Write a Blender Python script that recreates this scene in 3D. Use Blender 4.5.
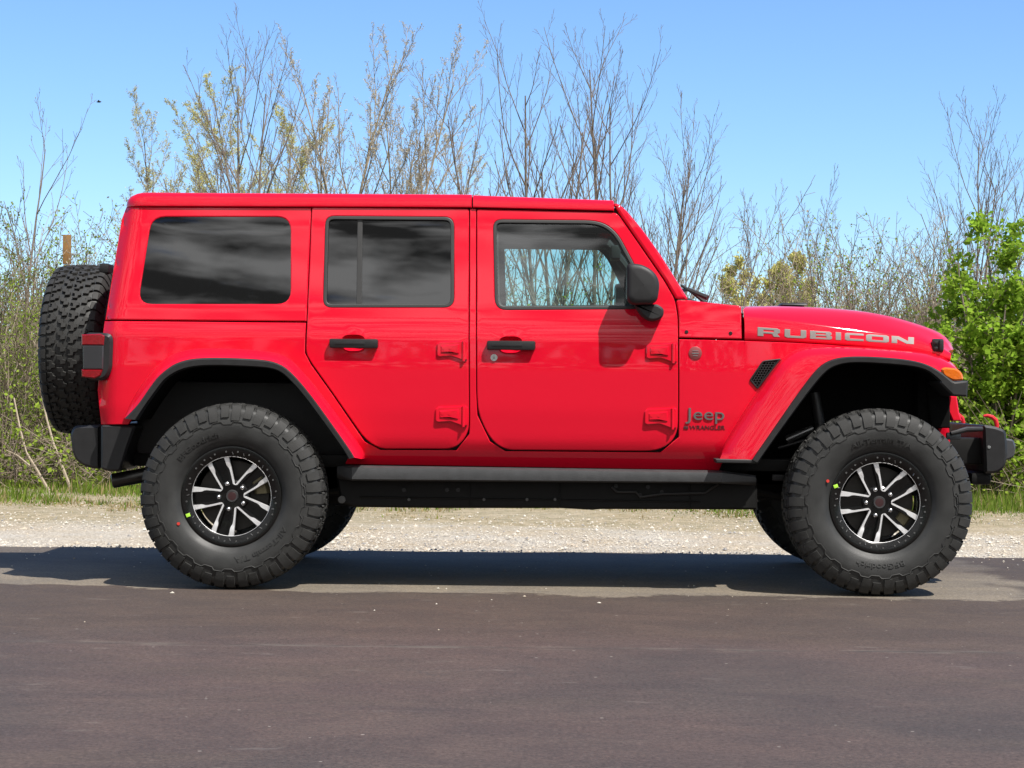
import bpy, bmesh, math, random
import numpy as np
from mathutils import Matrix, Vector
from mathutils.geometry import delaunay_2d_cdt

for o in list(bpy.data.objects): bpy.data.objects.remove(o)
SC = bpy.context.scene
COL = SC.collection
R_ = math.radians

# ------------------------------------------------------------------ camera
FPX = 1988.0
CAM = Vector((-0.03, -10.26, 0.95))
YAW, PITCH, ROLL = 0.0191, 0.0030, 0.0088
cam_d = bpy.data.cameras.new('camera'); cam = bpy.data.objects.new('camera', cam_d); COL.objects.link(cam)
cam_d.sensor_width = 36; cam_d.lens = FPX / 1024 * 36; cam_d.clip_end = 3000; cam_d.clip_start = 0.1
CR = Matrix.Rotation(YAW, 3, 'Z') @ Matrix.Rotation(math.pi/2 + PITCH, 3, 'X') @ Matrix.Rotation(ROLL, 3, 'Z')
cam.matrix_world = Matrix.Translation(CAM) @ CR.to_4x4()
SC.camera = cam

# ------------------------------------------------------------------ light
SX, SY = 0.44, -0.46                      # direction to the sun: (SX, SY, 1)
SDIR = Vector((SX, SY, 1)).normalized()
sun_d = bpy.data.lights.new('sun', 'SUN'); sun = bpy.data.objects.new('sun', sun_d); COL.objects.link(sun)
sun_d.energy = 4.6; sun_d.angle = R_(0.53); sun_d.color = (1.0, 0.955, 0.89)
sun.rotation_euler = SDIR.to_track_quat('Z', 'Y').to_euler()
W = bpy.data.worlds.new('World'); SC.world = W; W.use_nodes = True
def build_world():
    nt = W.node_tree; N = nt.nodes; L = nt.links; N.clear()
    out = N.new('ShaderNodeOutputWorld'); bg = N.new('ShaderNodeBackground'); L.new(bg.outputs[0], out.inputs[0])
    sky = N.new('ShaderNodeTexSky'); sky.sky_type = 'NISHITA'; sky.sun_disc = False
    sky.sun_elevation = math.asin(SDIR.z); sky.sun_rotation = math.atan2(SX, SY)
    sky.altitude = 600; sky.air_density = 1.0; sky.dust_density = 0.2; sky.ozone_density = 2.0
    bg.inputs[1].default_value = 0.105
    tc = N.new('ShaderNodeTexCoord')
    sep = N.new('ShaderNodeSeparateXYZ'); L.new(tc.outputs['Generated'], sep.inputs[0])
    # drifting cloud banks on the camera's side of the sky
    mp = N.new('ShaderNodeMapping'); mp.inputs['Scale'].default_value = (6.5, 6.5, 30.0); L.new(tc.outputs['Generated'], mp.inputs[0])
    nz = N.new('ShaderNodeTexNoise'); nz.inputs['Scale'].default_value = 1.5; nz.inputs['Detail'].default_value = 10; nz.inputs['Roughness'].default_value = 0.6
    L.new(mp.outputs[0], nz.inputs['Vector'])
    cr = N.new('ShaderNodeMapRange'); cr.inputs[1].default_value = 0.26; cr.inputs[2].default_value = 0.42; cr.interpolation_type = 'SMOOTHSTEP'
    L.new(nz.outputs[0], cr.inputs[0])
    my = N.new('ShaderNodeMapRange'); my.inputs[1].default_value = -0.15; my.inputs[2].default_value = -0.5; L.new(sep.outputs[1], my.inputs[0])
    mz = N.new('ShaderNodeMapRange'); mz.inputs[1].default_value = 0.02; mz.inputs[2].default_value = 0.1; L.new(sep.outputs[2], mz.inputs[0])
    m1 = N.new('ShaderNodeMath'); m1.operation = 'MULTIPLY'; L.new(cr.outputs[0], m1.inputs[0]); L.new(my.outputs[0], m1.inputs[1])
    m2 = N.new('ShaderNodeMath'); m2.operation = 'MULTIPLY'; L.new(m1.outputs[0], m2.inputs[0]); L.new(mz.outputs[0], m2.inputs[1])
    tint = N.new('ShaderNodeMix'); tint.data_type = 'RGBA'; tint.blend_type = 'MULTIPLY'; tint.inputs[0].default_value = 1
    L.new(sky.outputs[0], tint.inputs[6]); tint.inputs[7].default_value = SKY_TINT
    mix = N.new('ShaderNodeMix'); mix.data_type = 'RGBA'; L.new(m2.outputs[0], mix.inputs[0]); L.new(tint.outputs[2], mix.inputs[6])
    n2 = N.new('ShaderNodeTexNoise'); n2.inputs['Scale'].default_value = 2.4; n2.inputs['Detail'].default_value = 7; L.new(mp.outputs[0], n2.inputs['Vector'])
    cc_ = N.new('ShaderNodeMapRange'); cc_.inputs[1].default_value = .42; cc_.inputs[2].default_value = .62; cc_.inputs[3].default_value = 1.0; cc_.inputs[4].default_value = 9.5; L.new(n2.outputs[0], cc_.inputs[0])
    L.new(cc_.outputs[0], mix.inputs[7])
    L.new(mix.outputs[2], bg.inputs[0])
SKY_TINT = (0.67, 0.85, 1.07, 1)
build_world()
SC.view_settings.view_transform = 'Standard'; SC.view_settings.look = 'None'
SC.view_settings.exposure = 0.70; SC.view_settings.gamma = 1
SC.view_settings.use_curve_mapping = False
SC.render.engine = 'CYCLES'
SC.cycles.max_bounces = 10; SC.cycles.transparent_max_bounces = 16

# ------------------------------------------------------------------ picture <-> place
def ray(px, py):
    return CR @ Vector(((px - 512) / FPX, (384 - py) / FPX, -1.0))
def at(px, py, Y):
    d = ray(px, py); t = (Y - CAM.y) / d.y
    return CAM + d * t
def on_ground(px, py, z=0.0):
    d = ray(px, py); t = (z - CAM.z) / d.z
    return CAM + d * t

# ------------------------------------------------------------------ materials
MATS = {}
def mat(name, base, rough=0.5, metal=0.0, coat=0.0, noise=0.0, nscale=20.0, spec=0.5, bump=0.0, bscale=60.0, emit=None, coat_rough=0.03):
    if name in MATS: return MATS[name]
    m = bpy.data.materials.new(name); m.use_nodes = True; nt = m.node_tree
    b = nt.nodes['Principled BSDF']
    b.inputs['Base Color'].default_value = (*base, 1); b.inputs['Roughness'].default_value = rough
    b.inputs['Metallic'].default_value = metal; b.inputs['Specular IOR Level'].default_value = spec
    b.inputs['Coat Weight'].default_value = coat; b.inputs['Coat Roughness'].default_value = coat_rough
    tc = nt.nodes.new('ShaderNodeTexCoord')
    if noise > 0:
        n = nt.nodes.new('ShaderNodeTexNoise'); n.inputs['Scale'].default_value = nscale; n.inputs['Detail'].default_value = 6
        nt.links.new(tc.outputs['Object'], n.inputs['Vector'])
        mr = nt.nodes.new('ShaderNodeMapRange'); mr.inputs[1].default_value = 0.25; mr.inputs[2].default_value = 0.75
        mr.inputs[3].default_value = 1 - noise; mr.inputs[4].default_value = 1 + noise
        nt.links.new(n.outputs[0], mr.inputs[0])
        mx = nt.nodes.new('ShaderNodeMix'); mx.data_type = 'RGBA'; mx.blend_type = 'MULTIPLY'; mx.inputs[0].default_value = 1
        mx.inputs[6].default_value = (*base, 1); nt.links.new(mr.outputs[0], mx.inputs[7])
        nt.links.new(mx.outputs[2], b.inputs['Base Color'])
        r2 = nt.nodes.new('ShaderNodeMapRange'); r2.inputs[1].default_value = 0.3; r2.inputs[2].default_value = 0.7
        r2.inputs[3].default_value = max(0, rough - noise * .25); r2.inputs[4].default_value = min(1, rough + noise * .25)
        nt.links.new(n.outputs[0], r2.inputs[0]); nt.links.new(r2.outputs[0], b.inputs['Roughness'])
    if bump > 0:
        n = nt.nodes.new('ShaderNodeTexNoise'); n.inputs['Scale'].default_value = bscale; n.inputs['Detail'].default_value = 3
        nt.links.new(tc.outputs['Object'], n.inputs['Vector'])
        bp = nt.nodes.new('ShaderNodeBump'); bp.inputs['Strength'].default_value = bump; bp.inputs['Distance'].default_value = 0.01
        nt.links.new(n.outputs[0], bp.inputs['Height']); nt.links.new(bp.outputs[0], b.inputs['Normal'])
    MATS[name] = m; return m
def glass_mat(name, trans, refl=0.09):
    m = bpy.data.materials.new(name); m.use_nodes = True; nt = m.node_tree; N = nt.nodes; L = nt.links; N.clear()
    out = N.new('ShaderNodeOutputMaterial'); tr = N.new('ShaderNodeBsdfTransparent'); tr.inputs[0].default_value = (*trans, 1)
    gl = N.new('ShaderNodeBsdfGlossy'); gl.inputs['Roughness'].default_value = 0.015; gl.inputs[0].default_value = (1, 1, 1, 1)
    lw = N.new('ShaderNodeLayerWeight'); lw.inputs[0].default_value = 0.5
    pw = N.new('ShaderNodeMath'); pw.operation = 'POWER'; pw.inputs[1].default_value = 5; L.new(lw.outputs['Facing'], pw.inputs[0])
    ma = N.new('ShaderNodeMath'); ma.operation = 'MULTIPLY_ADD'; ma.inputs[1].default_value = 1 - refl; ma.inputs[2].default_value = refl; L.new(pw.outputs[0], ma.inputs[0])
    # the faint waviness of toughened side glass
    tc = N.new('ShaderNodeTexCoord'); nz = N.new('ShaderNodeTexNoise'); nz.inputs['Scale'].default_value = 3.0; nz.inputs['Detail'].default_value = 1
    L.new(tc.outputs['Object'], nz.inputs['Vector'])
    bp = N.new('ShaderNodeBump'); bp.inputs['Strength'].default_value = 0.015; bp.inputs['Distance'].default_value = 0.02; L.new(nz.outputs[0], bp.inputs['Height']); L.new(bp.outputs[0], gl.inputs['Normal'])
    mx = N.new('ShaderNodeMixShader'); L.new(ma.outputs[0], mx.inputs[0]); L.new(tr.outputs[0], mx.inputs[1]); L.new(gl.outputs[0], mx.inputs[2]); L.new(mx.outputs[0], out.inputs[0])
    return m
def leaf_mat(name, col, trans=0.45, var=0.35):
    m = bpy.data.materials.new(name); m.use_nodes = True; nt = m.node_tree; N = nt.nodes; L = nt.links; N.clear()
    out = N.new('ShaderNodeOutputMaterial'); df = N.new('ShaderNodeBsdfDiffuse'); tl = N.new('ShaderNodeBsdfTranslucent')
    tc = N.new('ShaderNodeTexCoord'); nz = N.new('ShaderNodeTexNoise'); nz.inputs['Scale'].default_value = 2.2; nz.inputs['Detail'].default_value = 8; nz.inputs['Roughness'].default_value = 0.8
    L.new(tc.outputs['Object'], nz.inputs['Vector'])
    mr = N.new('ShaderNodeMapRange'); mr.inputs[1].default_value = 0.3; mr.inputs[2].default_value = 0.7; mr.inputs[3].default_value = 1 - var; mr.inputs[4].default_value = 1 + var; L.new(nz.outputs[0], mr.inputs[0])
    mx = N.new('ShaderNodeMix'); mx.data_type = 'RGBA'; mx.blend_type = 'MULTIPLY'; mx.inputs[0].default_value = 1; mx.inputs[6].default_value = (*col, 1); L.new(mr.outputs[0], mx.inputs[7])
    L.new(mx.outputs[2], df.inputs[0]); L.new(mx.outputs[2], tl.inputs[0])
    ms = N.new('ShaderNodeMixShader'); ms.inputs[0].default_value = trans; L.new(df.outputs[0], ms.inputs[1]); L.new(tl.outputs[0], ms.inputs[2]); L.new(ms.outputs[0], out.inputs[0])
    return m

RED = mat('red_paint', (0.63, 0.005, 0.024), 0.5, 0.0, 0.9, noise=0.0, spec=0.0, bump=0.010, bscale=2.5)
REDIN = mat('red_inner_paint', (0.30, 0.004, 0.01), 0.5)
BLK = mat('black_plastic', (0.024, 0.024, 0.025), 0.5, spec=0.3, noise=0.12, nscale=30, bump=0.06, bscale=700)
BLK2 = mat('dark_plastic', (0.015, 0.015, 0.016), 0.42, spec=0.4, noise=0.12, nscale=30, bump=0.05, bscale=600)
LINER = mat('liner_black', (0.006, 0.006, 0.006), 0.9, noise=0.2, spec=0.08)
CHAS = mat('chassis_black', (0.008, 0.008, 0.008), 0.6, noise=0.3, nscale=14, spec=0.2)
RAILM = mat('rail_black', (0.042, 0.043, 0.045), 0.5, noise=0.15, nscale=25, bump=0.12, bscale=420)
RUB = mat('tyre_rubber', (0.0265, 0.027, 0.0265), 0.52, spec=0.4, noise=0.22, nscale=16, bump=0.08, bscale=220)
TREAD = mat('tread_rubber', (0.025, 0.025, 0.024), 0.7, spec=0.35, noise=0.25, nscale=26, bump=0.1, bscale=200)
SEAL = mat('rubber_seal', (0.028, 0.028, 0.028), 0.5)
GBLK = mat('gloss_black', (0.004, 0.004, 0.004), 0.22, spec=0.35, coat=0.25)
MACH = mat('machined_alloy', (0.90, 0.90, 0.91), 0.46, 0.80)
STEEL = mat('bright_steel', (0.62, 0.62, 0.62), 0.28, 1.0, noise=0.1)
ROTOR = mat('brake_steel', (0.05, 0.047, 0.043), 0.55, 0.6, noise=0.4)
CALIP = mat('caliper_zinc', (0.16, 0.14, 0.08), 0.5, 0.4, noise=0.3, nscale=40)
AMB = mat('amber_lens', (0.62, 0.13, 0.006), 0.12, coat=0.8, noise=0.1, nscale=90)
RLENS = mat('red_lens', (0.20, 0.004, 0.009), 0.15, coat=0.5, noise=.25, nscale=120)
DLENS = mat('smoked_lens', (0.028, 0.028, 0.032), 0.25, coat=0.4)
SILV = mat('silver_decal', (0.20, 0.195, 0.185), 0.5, 0.15)
BADGE = mat('badge_grey', (0.26, 0.26, 0.265), 0.3, 0.7)
DKRED = mat('dark_script', (0.06, 0.008, 0.012), 0.5)
TOW = mat('tow_hook_red', (0.55, 0.012, 0.02), 0.4)
INT = mat('cabin_black', (0.018, 0.018, 0.019), 0.7, noise=0.2)
SEAT = mat('seat_black', (0.026, 0.025, 0.025), 0.65, noise=0.2)
GREEN = mat('lime_sticker', (0.42, 0.80, 0.06), 0.6)
DOT = mat('red_dot', (0.55, 0.03, 0.02), 0.6)
TINT = glass_mat('privacy_glass', (0.035, 0.04, 0.042), 0.085)
CLEAR = glass_mat('clear_glass', (0.70, 0.87, 0.84), 0.10)

# ------------------------------------------------------------------ mesh helpers
def mesh_obj(name, v, f, m, parent=None, ang=32, loc=None):
    me = bpy.data.meshes.new(name); me.from_pydata([tuple(p) for p in v], [], [tuple(p) for p in f]); me.validate(clean_customdata=False)
    for mm in (m if isinstance(m, (list, tuple)) else [m]): me.materials.append(mm)
    me.shade_smooth()
    if ang is not None: me.set_sharp_from_angle(angle=R_(ang))
    o = bpy.data.objects.new(name, me); COL.objects.link(o)
    if parent: o.parent = parent
    if loc is not None: o.location = loc
    return o
def mirrored(o, parent=None, name=None):
    me = o.data.copy()
    bm = bmesh.new(); bm.from_mesh(me)
    for v in bm.verts: v.co.y = -v.co.y
    bmesh.ops.reverse_faces(bm, faces=bm.faces); bm.to_mesh(me); bm.free()
    c = bpy.data.objects.new(name or o.name.split('.')[0], me); COL.objects.link(c); c.parent = parent if parent else o.parent
    return c
class MB:
    def __init__(s): s.v = []; s.f = []
    def add(s, v, f):
        b = len(s.v); s.v += [tuple(p) for p in v]; s.f += [tuple(i + b for i in q) for q in f]
    def box(s, c, size, bev=0.0, rot=None, taper=None):
        bm = bmesh.new(); bmesh.ops.create_cube(bm, size=1)
        for v in bm.verts:
            v.co = Vector((v.co.x * size[0], v.co.y * size[1], v.co.z * size[2]))
            if taper: 
                if v.co.z > 0: v.co.x *= taper; v.co.y *= taper
        if bev > 0: bmesh.ops.bevel(bm, geom=list(bm.edges), offset=bev, segments=2, profile=0.6, affect='EDGES')
        M = Matrix.Translation(Vector(c)) @ (rot.to_4x4() if rot else Matrix.Identity(4))
        bm.verts.index_update()
        s.add([M @ v.co for v in bm.verts], [[v.index for v in f.verts] for f in bm.faces]); bm.free(); return s
    def tube(s, pts, r, n=10, cap=True):
        pts = [Vector(p) for p in pts]; rs = r if isinstance(r, (list, tuple)) else [r] * len(pts)
        rings = []; up = None
        for i, p in enumerate(pts):
            d = (pts[min(i+1, len(pts)-1)] - pts[max(i-1, 0)]).normalized()
            if up is None: up = d.orthogonal().normalized()
            up = (up - d * up.dot(d)).normalized(); q = d.cross(up)
            rings.append([p + (up * math.cos(2*math.pi*k/n) + q * math.sin(2*math.pi*k/n)) * rs[i] for k in range(n)])
        v = [p for rg in rings for p in rg]; f = []
        for i in range(len(pts)-1):
            for k in range(n): f.append((i*n+k, i*n+(k+1) % n, (i+1)*n+(k+1) % n, (i+1)*n+k))
        if cap: f.append(tuple(range(n-1, -1, -1))); f.append(tuple((len(pts)-1)*n + k for k in range(n)))
        s.add(v, f); return s
    def lathe(s, prof, n=64, c=(0, 0, 0)):          # prof: (r, y) about the Y axis, from the outer face inward
        v = []; f = []; m = len(prof)
        for k in range(n):
            a = 2*math.pi*k/n
            for r, y in prof: v.append((c[0] + r*math.cos(a), c[1] + y, c[2] + r*math.sin(a)))
        for k in range(n):
            k2 = (k+1) % n
            for i in range(m-1): f.append((k*m+i, k2*m+i, k2*m+i+1, k*m+i+1))
        s.add(v, f); return s
    def loft(s, curves, closed=False):
        n = len(curves[0]); v = [p for c in curves for p in c]; f = []
        for i in range(len(curves)-1):
            for k in range(n if closed else n-1): f.append((i*n+k, i*n+(k+1) % n, (i+1)*n+(k+1) % n, (i+1)*n+k))
        s.add(v, f); return s
    def prism(s, poly, y0, y1, bev=0.006):           # poly in (x,z) counter-clockwise, from y0 (near) to y1 (far)
        if area(poly) < 0: poly = poly[::-1]
        n = len(poly); ins = inset(poly, bev)
        v = [(x, y0, z) for x, z in ins] + [(x, y0 + bev, z) for x, z in poly] + [(x, y1 - bev, z) for x, z in poly] + [(x, y1, z) for x, z in ins]
        f = [tuple(range(n)), tuple(range(4*n-1, 3*n-1, -1))]
        for r in range(3):
            for k in range(n): f.append((r*n+k, (r+1)*n+k, (r+1)*n+(k+1) % n, r*n+(k+1) % n))
        s.add(v, f); return s
    def build(s, name, m, parent=None, ang=32, loc=None): return mesh_obj(name, s.v, s.f, m, parent, ang, loc)
def area(p): return 0.5 * sum(p[i][0]*p[(i+1) % len(p)][1] - p[(i+1) % len(p)][0]*p[i][1] for i in range(len(p)))
def inset(p, d):                                      # p counter-clockwise
    n = len(p); out = []
    for i in range(n):
        a, b, c = Vector(p[i-1]), Vector(p[i]), Vector(p[(i+1) % n])
        e1 = (b-a); e2 = (c-b)
        if e1.length < 1e-9: e1 = e2
        if e2.length < 1e-9: e2 = e1
        e1 = e1.normalized(); e2 = e2.normalized()
        n1 = Vector((-e1.y, e1.x)); n2 = Vector((-e2.y, e2.x)); m = n1 + n2
        if m.length < 1e-6: m = n1
        m = m.normalized(); k = max(0.4, m.dot(n1))
        q = b + m * (d / k); out.append((q.x, q.y))
    return out
def dense(p, step, closed=True):
    out = []; n = len(p)
    for i in range(n if closed else n-1):
        a, b = p[i], p[(i+1) % n]; L = math.hypot(b[0]-a[0], b[1]-a[1]); k = max(1, int(math.ceil(L/step)))
        for j in range(k): out.append((a[0] + (b[0]-a[0])*j/k, a[1] + (b[1]-a[1])*j/k))
    if not closed: out.append(p[-1])
    return out
def rp(pts, r=6, n=5):                                # round the corners of a traced outline
    out = []; m = len(pts)
    for i in range(m):
        a, b, c = pts[i-1], pts[i], pts[(i+1) % m]; rr = b[2] if len(b) > 2 else r
        A = Vector(a[:2]); B = Vector(b[:2]); C = Vector(c[:2])
        if rr <= 0: out.append((B.x, B.y)); continue
        ta = min(rr, (A-B).length*.49); tc_ = min(rr, (C-B).length*.49)
        p0 = B + (A-B).normalized()*ta; p2 = B + (C-B).normalized()*tc_
        for k in range(n+1):
            t = k/n; q = p0*(1-t)**2 + B*2*t*(1-t) + p2*t*t; out.append((q.x, q.y))
    return out
def smooth_open(pts, step=4.0, it=2):                 # open traced polyline -> smooth, evenly spaced
    for _ in range(it):
        q = [pts[0]]
        for i in range(len(pts)-1):
            a, b = pts[i], pts[i+1]
            q += [(a[0]*.75+b[0]*.25, a[1]*.75+b[1]*.25), (a[0]*.25+b[0]*.75, a[1]*.25+b[1]*.75)]
        pts = q + [pts[-1]]
    return pts
def resample(pts, n):
    d = [0]
    for i in range(1, len(pts)): d.append(d[-1] + math.hypot(pts[i][0]-pts[i-1][0], pts[i][1]-pts[i-1][1]))
    t = np.linspace(0, d[-1], n)
    return list(zip(np.interp(t, d, [p[0] for p in pts]), np.interp(t, d, [p[1] for p in pts])))

# ------------------------------------------------------------------ the shape of the car's side
_z = np.linspace(0.3, 2.1, 1801)
_h = np.interp(_z, [0.3, 0.57, 0.64, 0.70, 0.85, 1.05, 1.215, 1.245, 1.335, 1.74, 1.83, 2.0],
                   [0.70, 0.735, 0.772, 0.797, 0.811, 0.817, 0.815, 0.803, 0.790, 0.722, 0.706, 0.676])
_k = np.exp(-0.5*(np.arange(-40, 41)/11.0)**2); _k /= _k.sum()
_h = np.convolve(np.pad(_h, 40, mode='edge'), _k, 'valid')
def hw(z): return float(np.interp(z, _z, _h))
def front_taper(x):
    t = max(0.0, min(1.0, (x - 0.60) / 1.35)); return 0.115 * t**1.4
XR = [None, None]                                     # rear edge line of the body (x at two heights)
def yside(x, z):
    y = hw(z) - front_taper(x)
    if XR[0]:
        (x0, z0), (x1, z1) = XR
        xr = x0 + (x1-x0) * (z-z0)/(z1-z0) if z > z0 else x0 + (z-z0)*0.03
        d = x - xr; Rr = 0.085
        if d < Rr:
            d = max(d, 0.007); y -= Rr - math.sqrt(max(0, Rr*Rr - (Rr-d)**2))
    return y
def P(px, py, out=0.0):                               # picture point -> (x, z) on the near side of the body
    y = 0.79
    for _ in range(6):
        p = at(px, py, -(y + out)); y = yside(p.x, p.z)
    return (p.x, p.z)
def Py(px, py, Y):
    p = at(px, py, Y); return (p.x, p.z)
_a = at(104, 320, -0.79); _b = at(124, 203, -0.70); XR = [(_a.x, _a.z), (_b.x, _b.z)]

def inside(p, poly):
    x, y = p; c = False; n = len(poly); j = n-1
    for i in range(n):
        xi, yi = poly[i]; xj, yj = poly[j]
        if (yi > y) != (yj > y) and x < (xj-xi)*(y-yi)/(yj-yi) + xi: c = not c
        j = i
    return c
def sheet(outer, holes, step):
    """triangles filling outer minus holes, with a grid of inner points so that it can be bent"""
    loops = [outer] + holes; pts = []; edges = []
    for lp in loops:
        b = len(pts); pts += [Vector(p) for p in lp]; edges += [(b+i, b+(i+1) % len(lp)) for i in range(len(lp))]
    xs = [p[0] for p in outer]; zs = [p[1] for p in outer]
    allp = np.array([tuple(p) for p in pts])
    for x in np.arange(min(xs)+step*.5, max(xs), step):
        for z in np.arange(min(zs)+step*.5, max(zs), step*.6):
            if inside((x, z), outer) and not any(inside((x, z), h) for h in holes):
                if np.min((allp[:, 0]-x)**2 + (allp[:, 1]-z)**2) > (step*.3)**2: pts.append(Vector((x, z)))
    v, e, f, *_ = delaunay_2d_cdt(pts, edges, [], 0, 1e-7)
    fo = []
    for t in f:
        c = (sum(v[i].x for i in t)/3, sum(v[i].y for i in t)/3)
        if inside(c, outer) and not any(inside(c, h) for h in holes):
            a, b, d = (v[i] for i in t)
            fo.append(t if (b-a).cross(d-a) > 0 else t[::-1])
    return [(p.x, p.y) for p in v], fo
def panel(outer, holes=(), bev=0.005, depth=0.03, step=0.05, yf=None, out=0.0, mb=None, dstep=0.02):
    """a pressed panel: bent face with rolled edges, outlines in (x, z)"""
    yf = yf or yside
    outer = dense(outer if area(outer) > 0 else outer[::-1], dstep)
    holes = [dense(h if area(h) > 0 else h[::-1], dstep) for h in holes]
    mb = mb or MB()
    fi = inset(outer, bev); hi = [inset(h, -bev) for h in holes]
    v, f = sheet(fi, hi, step)
    mb.add([(x, -(yf(x, z) + out), z) for x, z in v], f)
    for lp, sgn in [(outer, 1)] + [(h, -1) for h in holes]:
        n = len(lp); rings = []
        for ins, back in ((bev, 0), (bev*.3, bev*.3), (0, bev), (0, depth)):
            q = inset(lp, sgn*ins) if ins else lp
            rings.append([(x, -(yf(x, z) + out) + back, z) for x, z in q])
        vv = [p for r in rings for p in r]; ff = []
        for r in range(3):
            for k in range(n):
                q = (r*n+k, (r+1)*n+k, (r+1)*n+(k+1) % n, r*n+(k+1) % n)
                ff.append(q if sgn > 0 else q[::-1])
        mb.add(vv, ff)
    return mb
def PP(pts, out=0.0): return [P(p[0], p[1], out) for p in pts]

# ================================================================== THE SETTING
def prop(o, label=None, cat=None, group=None, kind=None):
    if label: o['label'] = label
    if cat: o['category'] = cat
    if group: o['group'] = group
    if kind: o['kind'] = kind
    return o
def empty(name, loc=(0, 0, 0)):
    o = bpy.data.objects.new(name, None); COL.objects.link(o); o.location = loc; return o
rng = np.random.default_rng(7); random.seed(7)

def ground_nodes(name):
    m = bpy.data.materials.new(name); m.use_nodes = True; nt = m.node_tree; N = nt.nodes; L = nt.links
    b = N['Principled BSDF']; tc = N.new('ShaderNodeTexCoord')
    def noise(scale, detail=6, rough=0.6, vec=None, dist=0.0):
        n = N.new('ShaderNodeTexNoise'); n.inputs['Scale'].default_value = scale; n.inputs['Detail'].default_value = detail; n.inputs['Roughness'].default_value = rough; n.inputs['Distortion'].default_value = dist
        L.new(vec or tc.outputs['Object'], n.inputs['Vector']); return n.outputs[0]
    def mr(src, a, b_, c=0.0, d=1.0, sm=False):
        n = N.new('ShaderNodeMapRange'); n.inputs[1].default_value = a; n.inputs[2].default_value = b_; n.inputs[3].default_value = c; n.inputs[4].default_value = d
        if sm: n.interpolation_type = 'SMOOTHSTEP'
        L.new(src, n.inputs[0]); return n.outputs[0]
    def math_(op, a, b_=None, c=None):
        n = N.new('ShaderNodeMath'); n.operation = op
        for i, q in enumerate((a, b_, c)):
            if q is None: continue
            if isinstance(q, (int, float)): n.inputs[i].default_value = q
            else: L.new(q, n.inputs[i])
        return n.outputs[0]
    def mix(fac, a, b_, blend='MIX'):
        n = N.new('ShaderNodeMix'); n.data_type = 'RGBA'; n.blend_type = blend
        for i, q in ((0, fac), (6, a), (7, b_)):
            if isinstance(q, (int, float)): n.inputs[i].default_value = q
            elif isinstance(q, tuple): n.inputs[i].default_value = (*q, 1)
            else: L.new(q, n.inputs[i])
        return n.outputs[2]
    def scaled(sx, sy, sz):
        n = N.new('ShaderNodeMapping'); n.inputs['Scale'].default_value = (sx, sy, sz); L.new(tc.outputs['Object'], n.inputs[0]); return n.outputs[0]
    def bump(h, s, d, prev=None):
        n = N.new('ShaderNodeBump'); n.inputs['Strength'].default_value = s; n.inputs['Distance'].default_value = d; L.new(h, n.inputs['Height'])
        if prev: L.new(prev, n.inputs['Normal'])
        return n.outputs[0]
    sp = N.new('ShaderNodeSeparateXYZ'); L.new(tc.outputs['Object'], sp.inputs[0])
    return m, b, L, N, tc, sp.outputs, noise, mr, math_, mix, scaled, bump
def plane(name, x0, x1, y0, y1, z, m, kind='structure', nx=1, ny=1, zf=None):
    v = []; f = []
    for j in range(ny+1):
        for i in range(nx+1):
            x = x0+(x1-x0)*i/nx; y = y0+(y1-y0)*j/ny; v.append((x, y, z + (zf(x, y) if zf else 0)))
    for j in range(ny):
        for i in range(nx): a = j*(nx+1)+i; f.append((a, a+1, a+nx+2, a+nx+1))
    o = mesh_obj(name, v, f, m); o['kind'] = kind; return o

EDGE = 1.40                                           # far edge of the asphalt
GR_END = 5.0                                          # gravel ends, grass begins
# --- open ground out to the horizon
m, b, L, N, tc, xyz, noise, mr, math_, mix, scaled, bump = ground_nodes('rough_ground')
c = mix(mr(noise(0.7), 0.35, 0.65), (0.085, 0.10, 0.03), (0.14, 0.115, 0.065)); c = mix(mr(noise(9, 8, .7), .4, .65), c, (0.17, 0.14, 0.085))
L.new(c, b.inputs['Base Color']); b.inputs['Roughness'].default_value = 1; b.inputs['Specular IOR Level'].default_value = 0.1
L.new(bump(noise(14, 6), 0.6, 0.05), b.inputs['Normal'])
ground = plane('ground', -900, 900, -900, 1500, -0.06, m)
# --- asphalt
m, b, L, N, tc, xyz, noise, mr, math_, mix, scaled, bump = ground_nodes('asphalt')
c = mix(mr(noise(0.55, 5, .6, dist=.4), 0.36, 0.64, sm=True), (0.074, 0.053, 0.047), (0.054, 0.044, 0.041))
c = mix(mr(noise(1.0, 4, .6, scaled(0.5, 1.6, 1), .3), 0.5, 0.72, 0, .55, True), c, (0.069, 0.053, 0.043))
c = mix(mr(math_('ADD', xyz[1], mr(noise(1.2, 5, .6, scaled(.7, 1.4, 1)), 0, 1, -.8, .8)), -3.2, -2.2, 0, .7, True), c, (0.062, 0.046, 0.036))
# dust washed over the strip beside the gravel
yn = math_('ADD', xyz[1], mr(noise(1.4, 8, .68, scaled(.9, 1.3, 1), .5), 0, 1, -0.50, 0.50))
yl_ = math_('MULTIPLY', math_('MAXIMUM', math_('SUBTRACT', math_('MULTIPLY', xyz[0], -1.0), 0.7), 0.0), 0.13)
d1 = mr(math_('SUBTRACT', yn, yl_), -1.06, -0.99, sm=True)
xn = math_('ADD', xyz[0], mr(noise(2.0, 5, .6), 0, 1, -0.5, 0.5)); d2 = mr(xn, 2.35, 2.2)
dust = math_('MULTIPLY', math_('MULTIPLY', d1, d2), mr(math_('ADD', xyz[1], mr(noise(1.4, 5), 0, 1, -.5, .5)), -.05, .5, 1, .45))  # dust thinned farther back, painting the ground in the car's shadow darker
c = mix(math_('MULTIPLY', dust, .85), c, (0.185, 0.160, 0.125))
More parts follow.
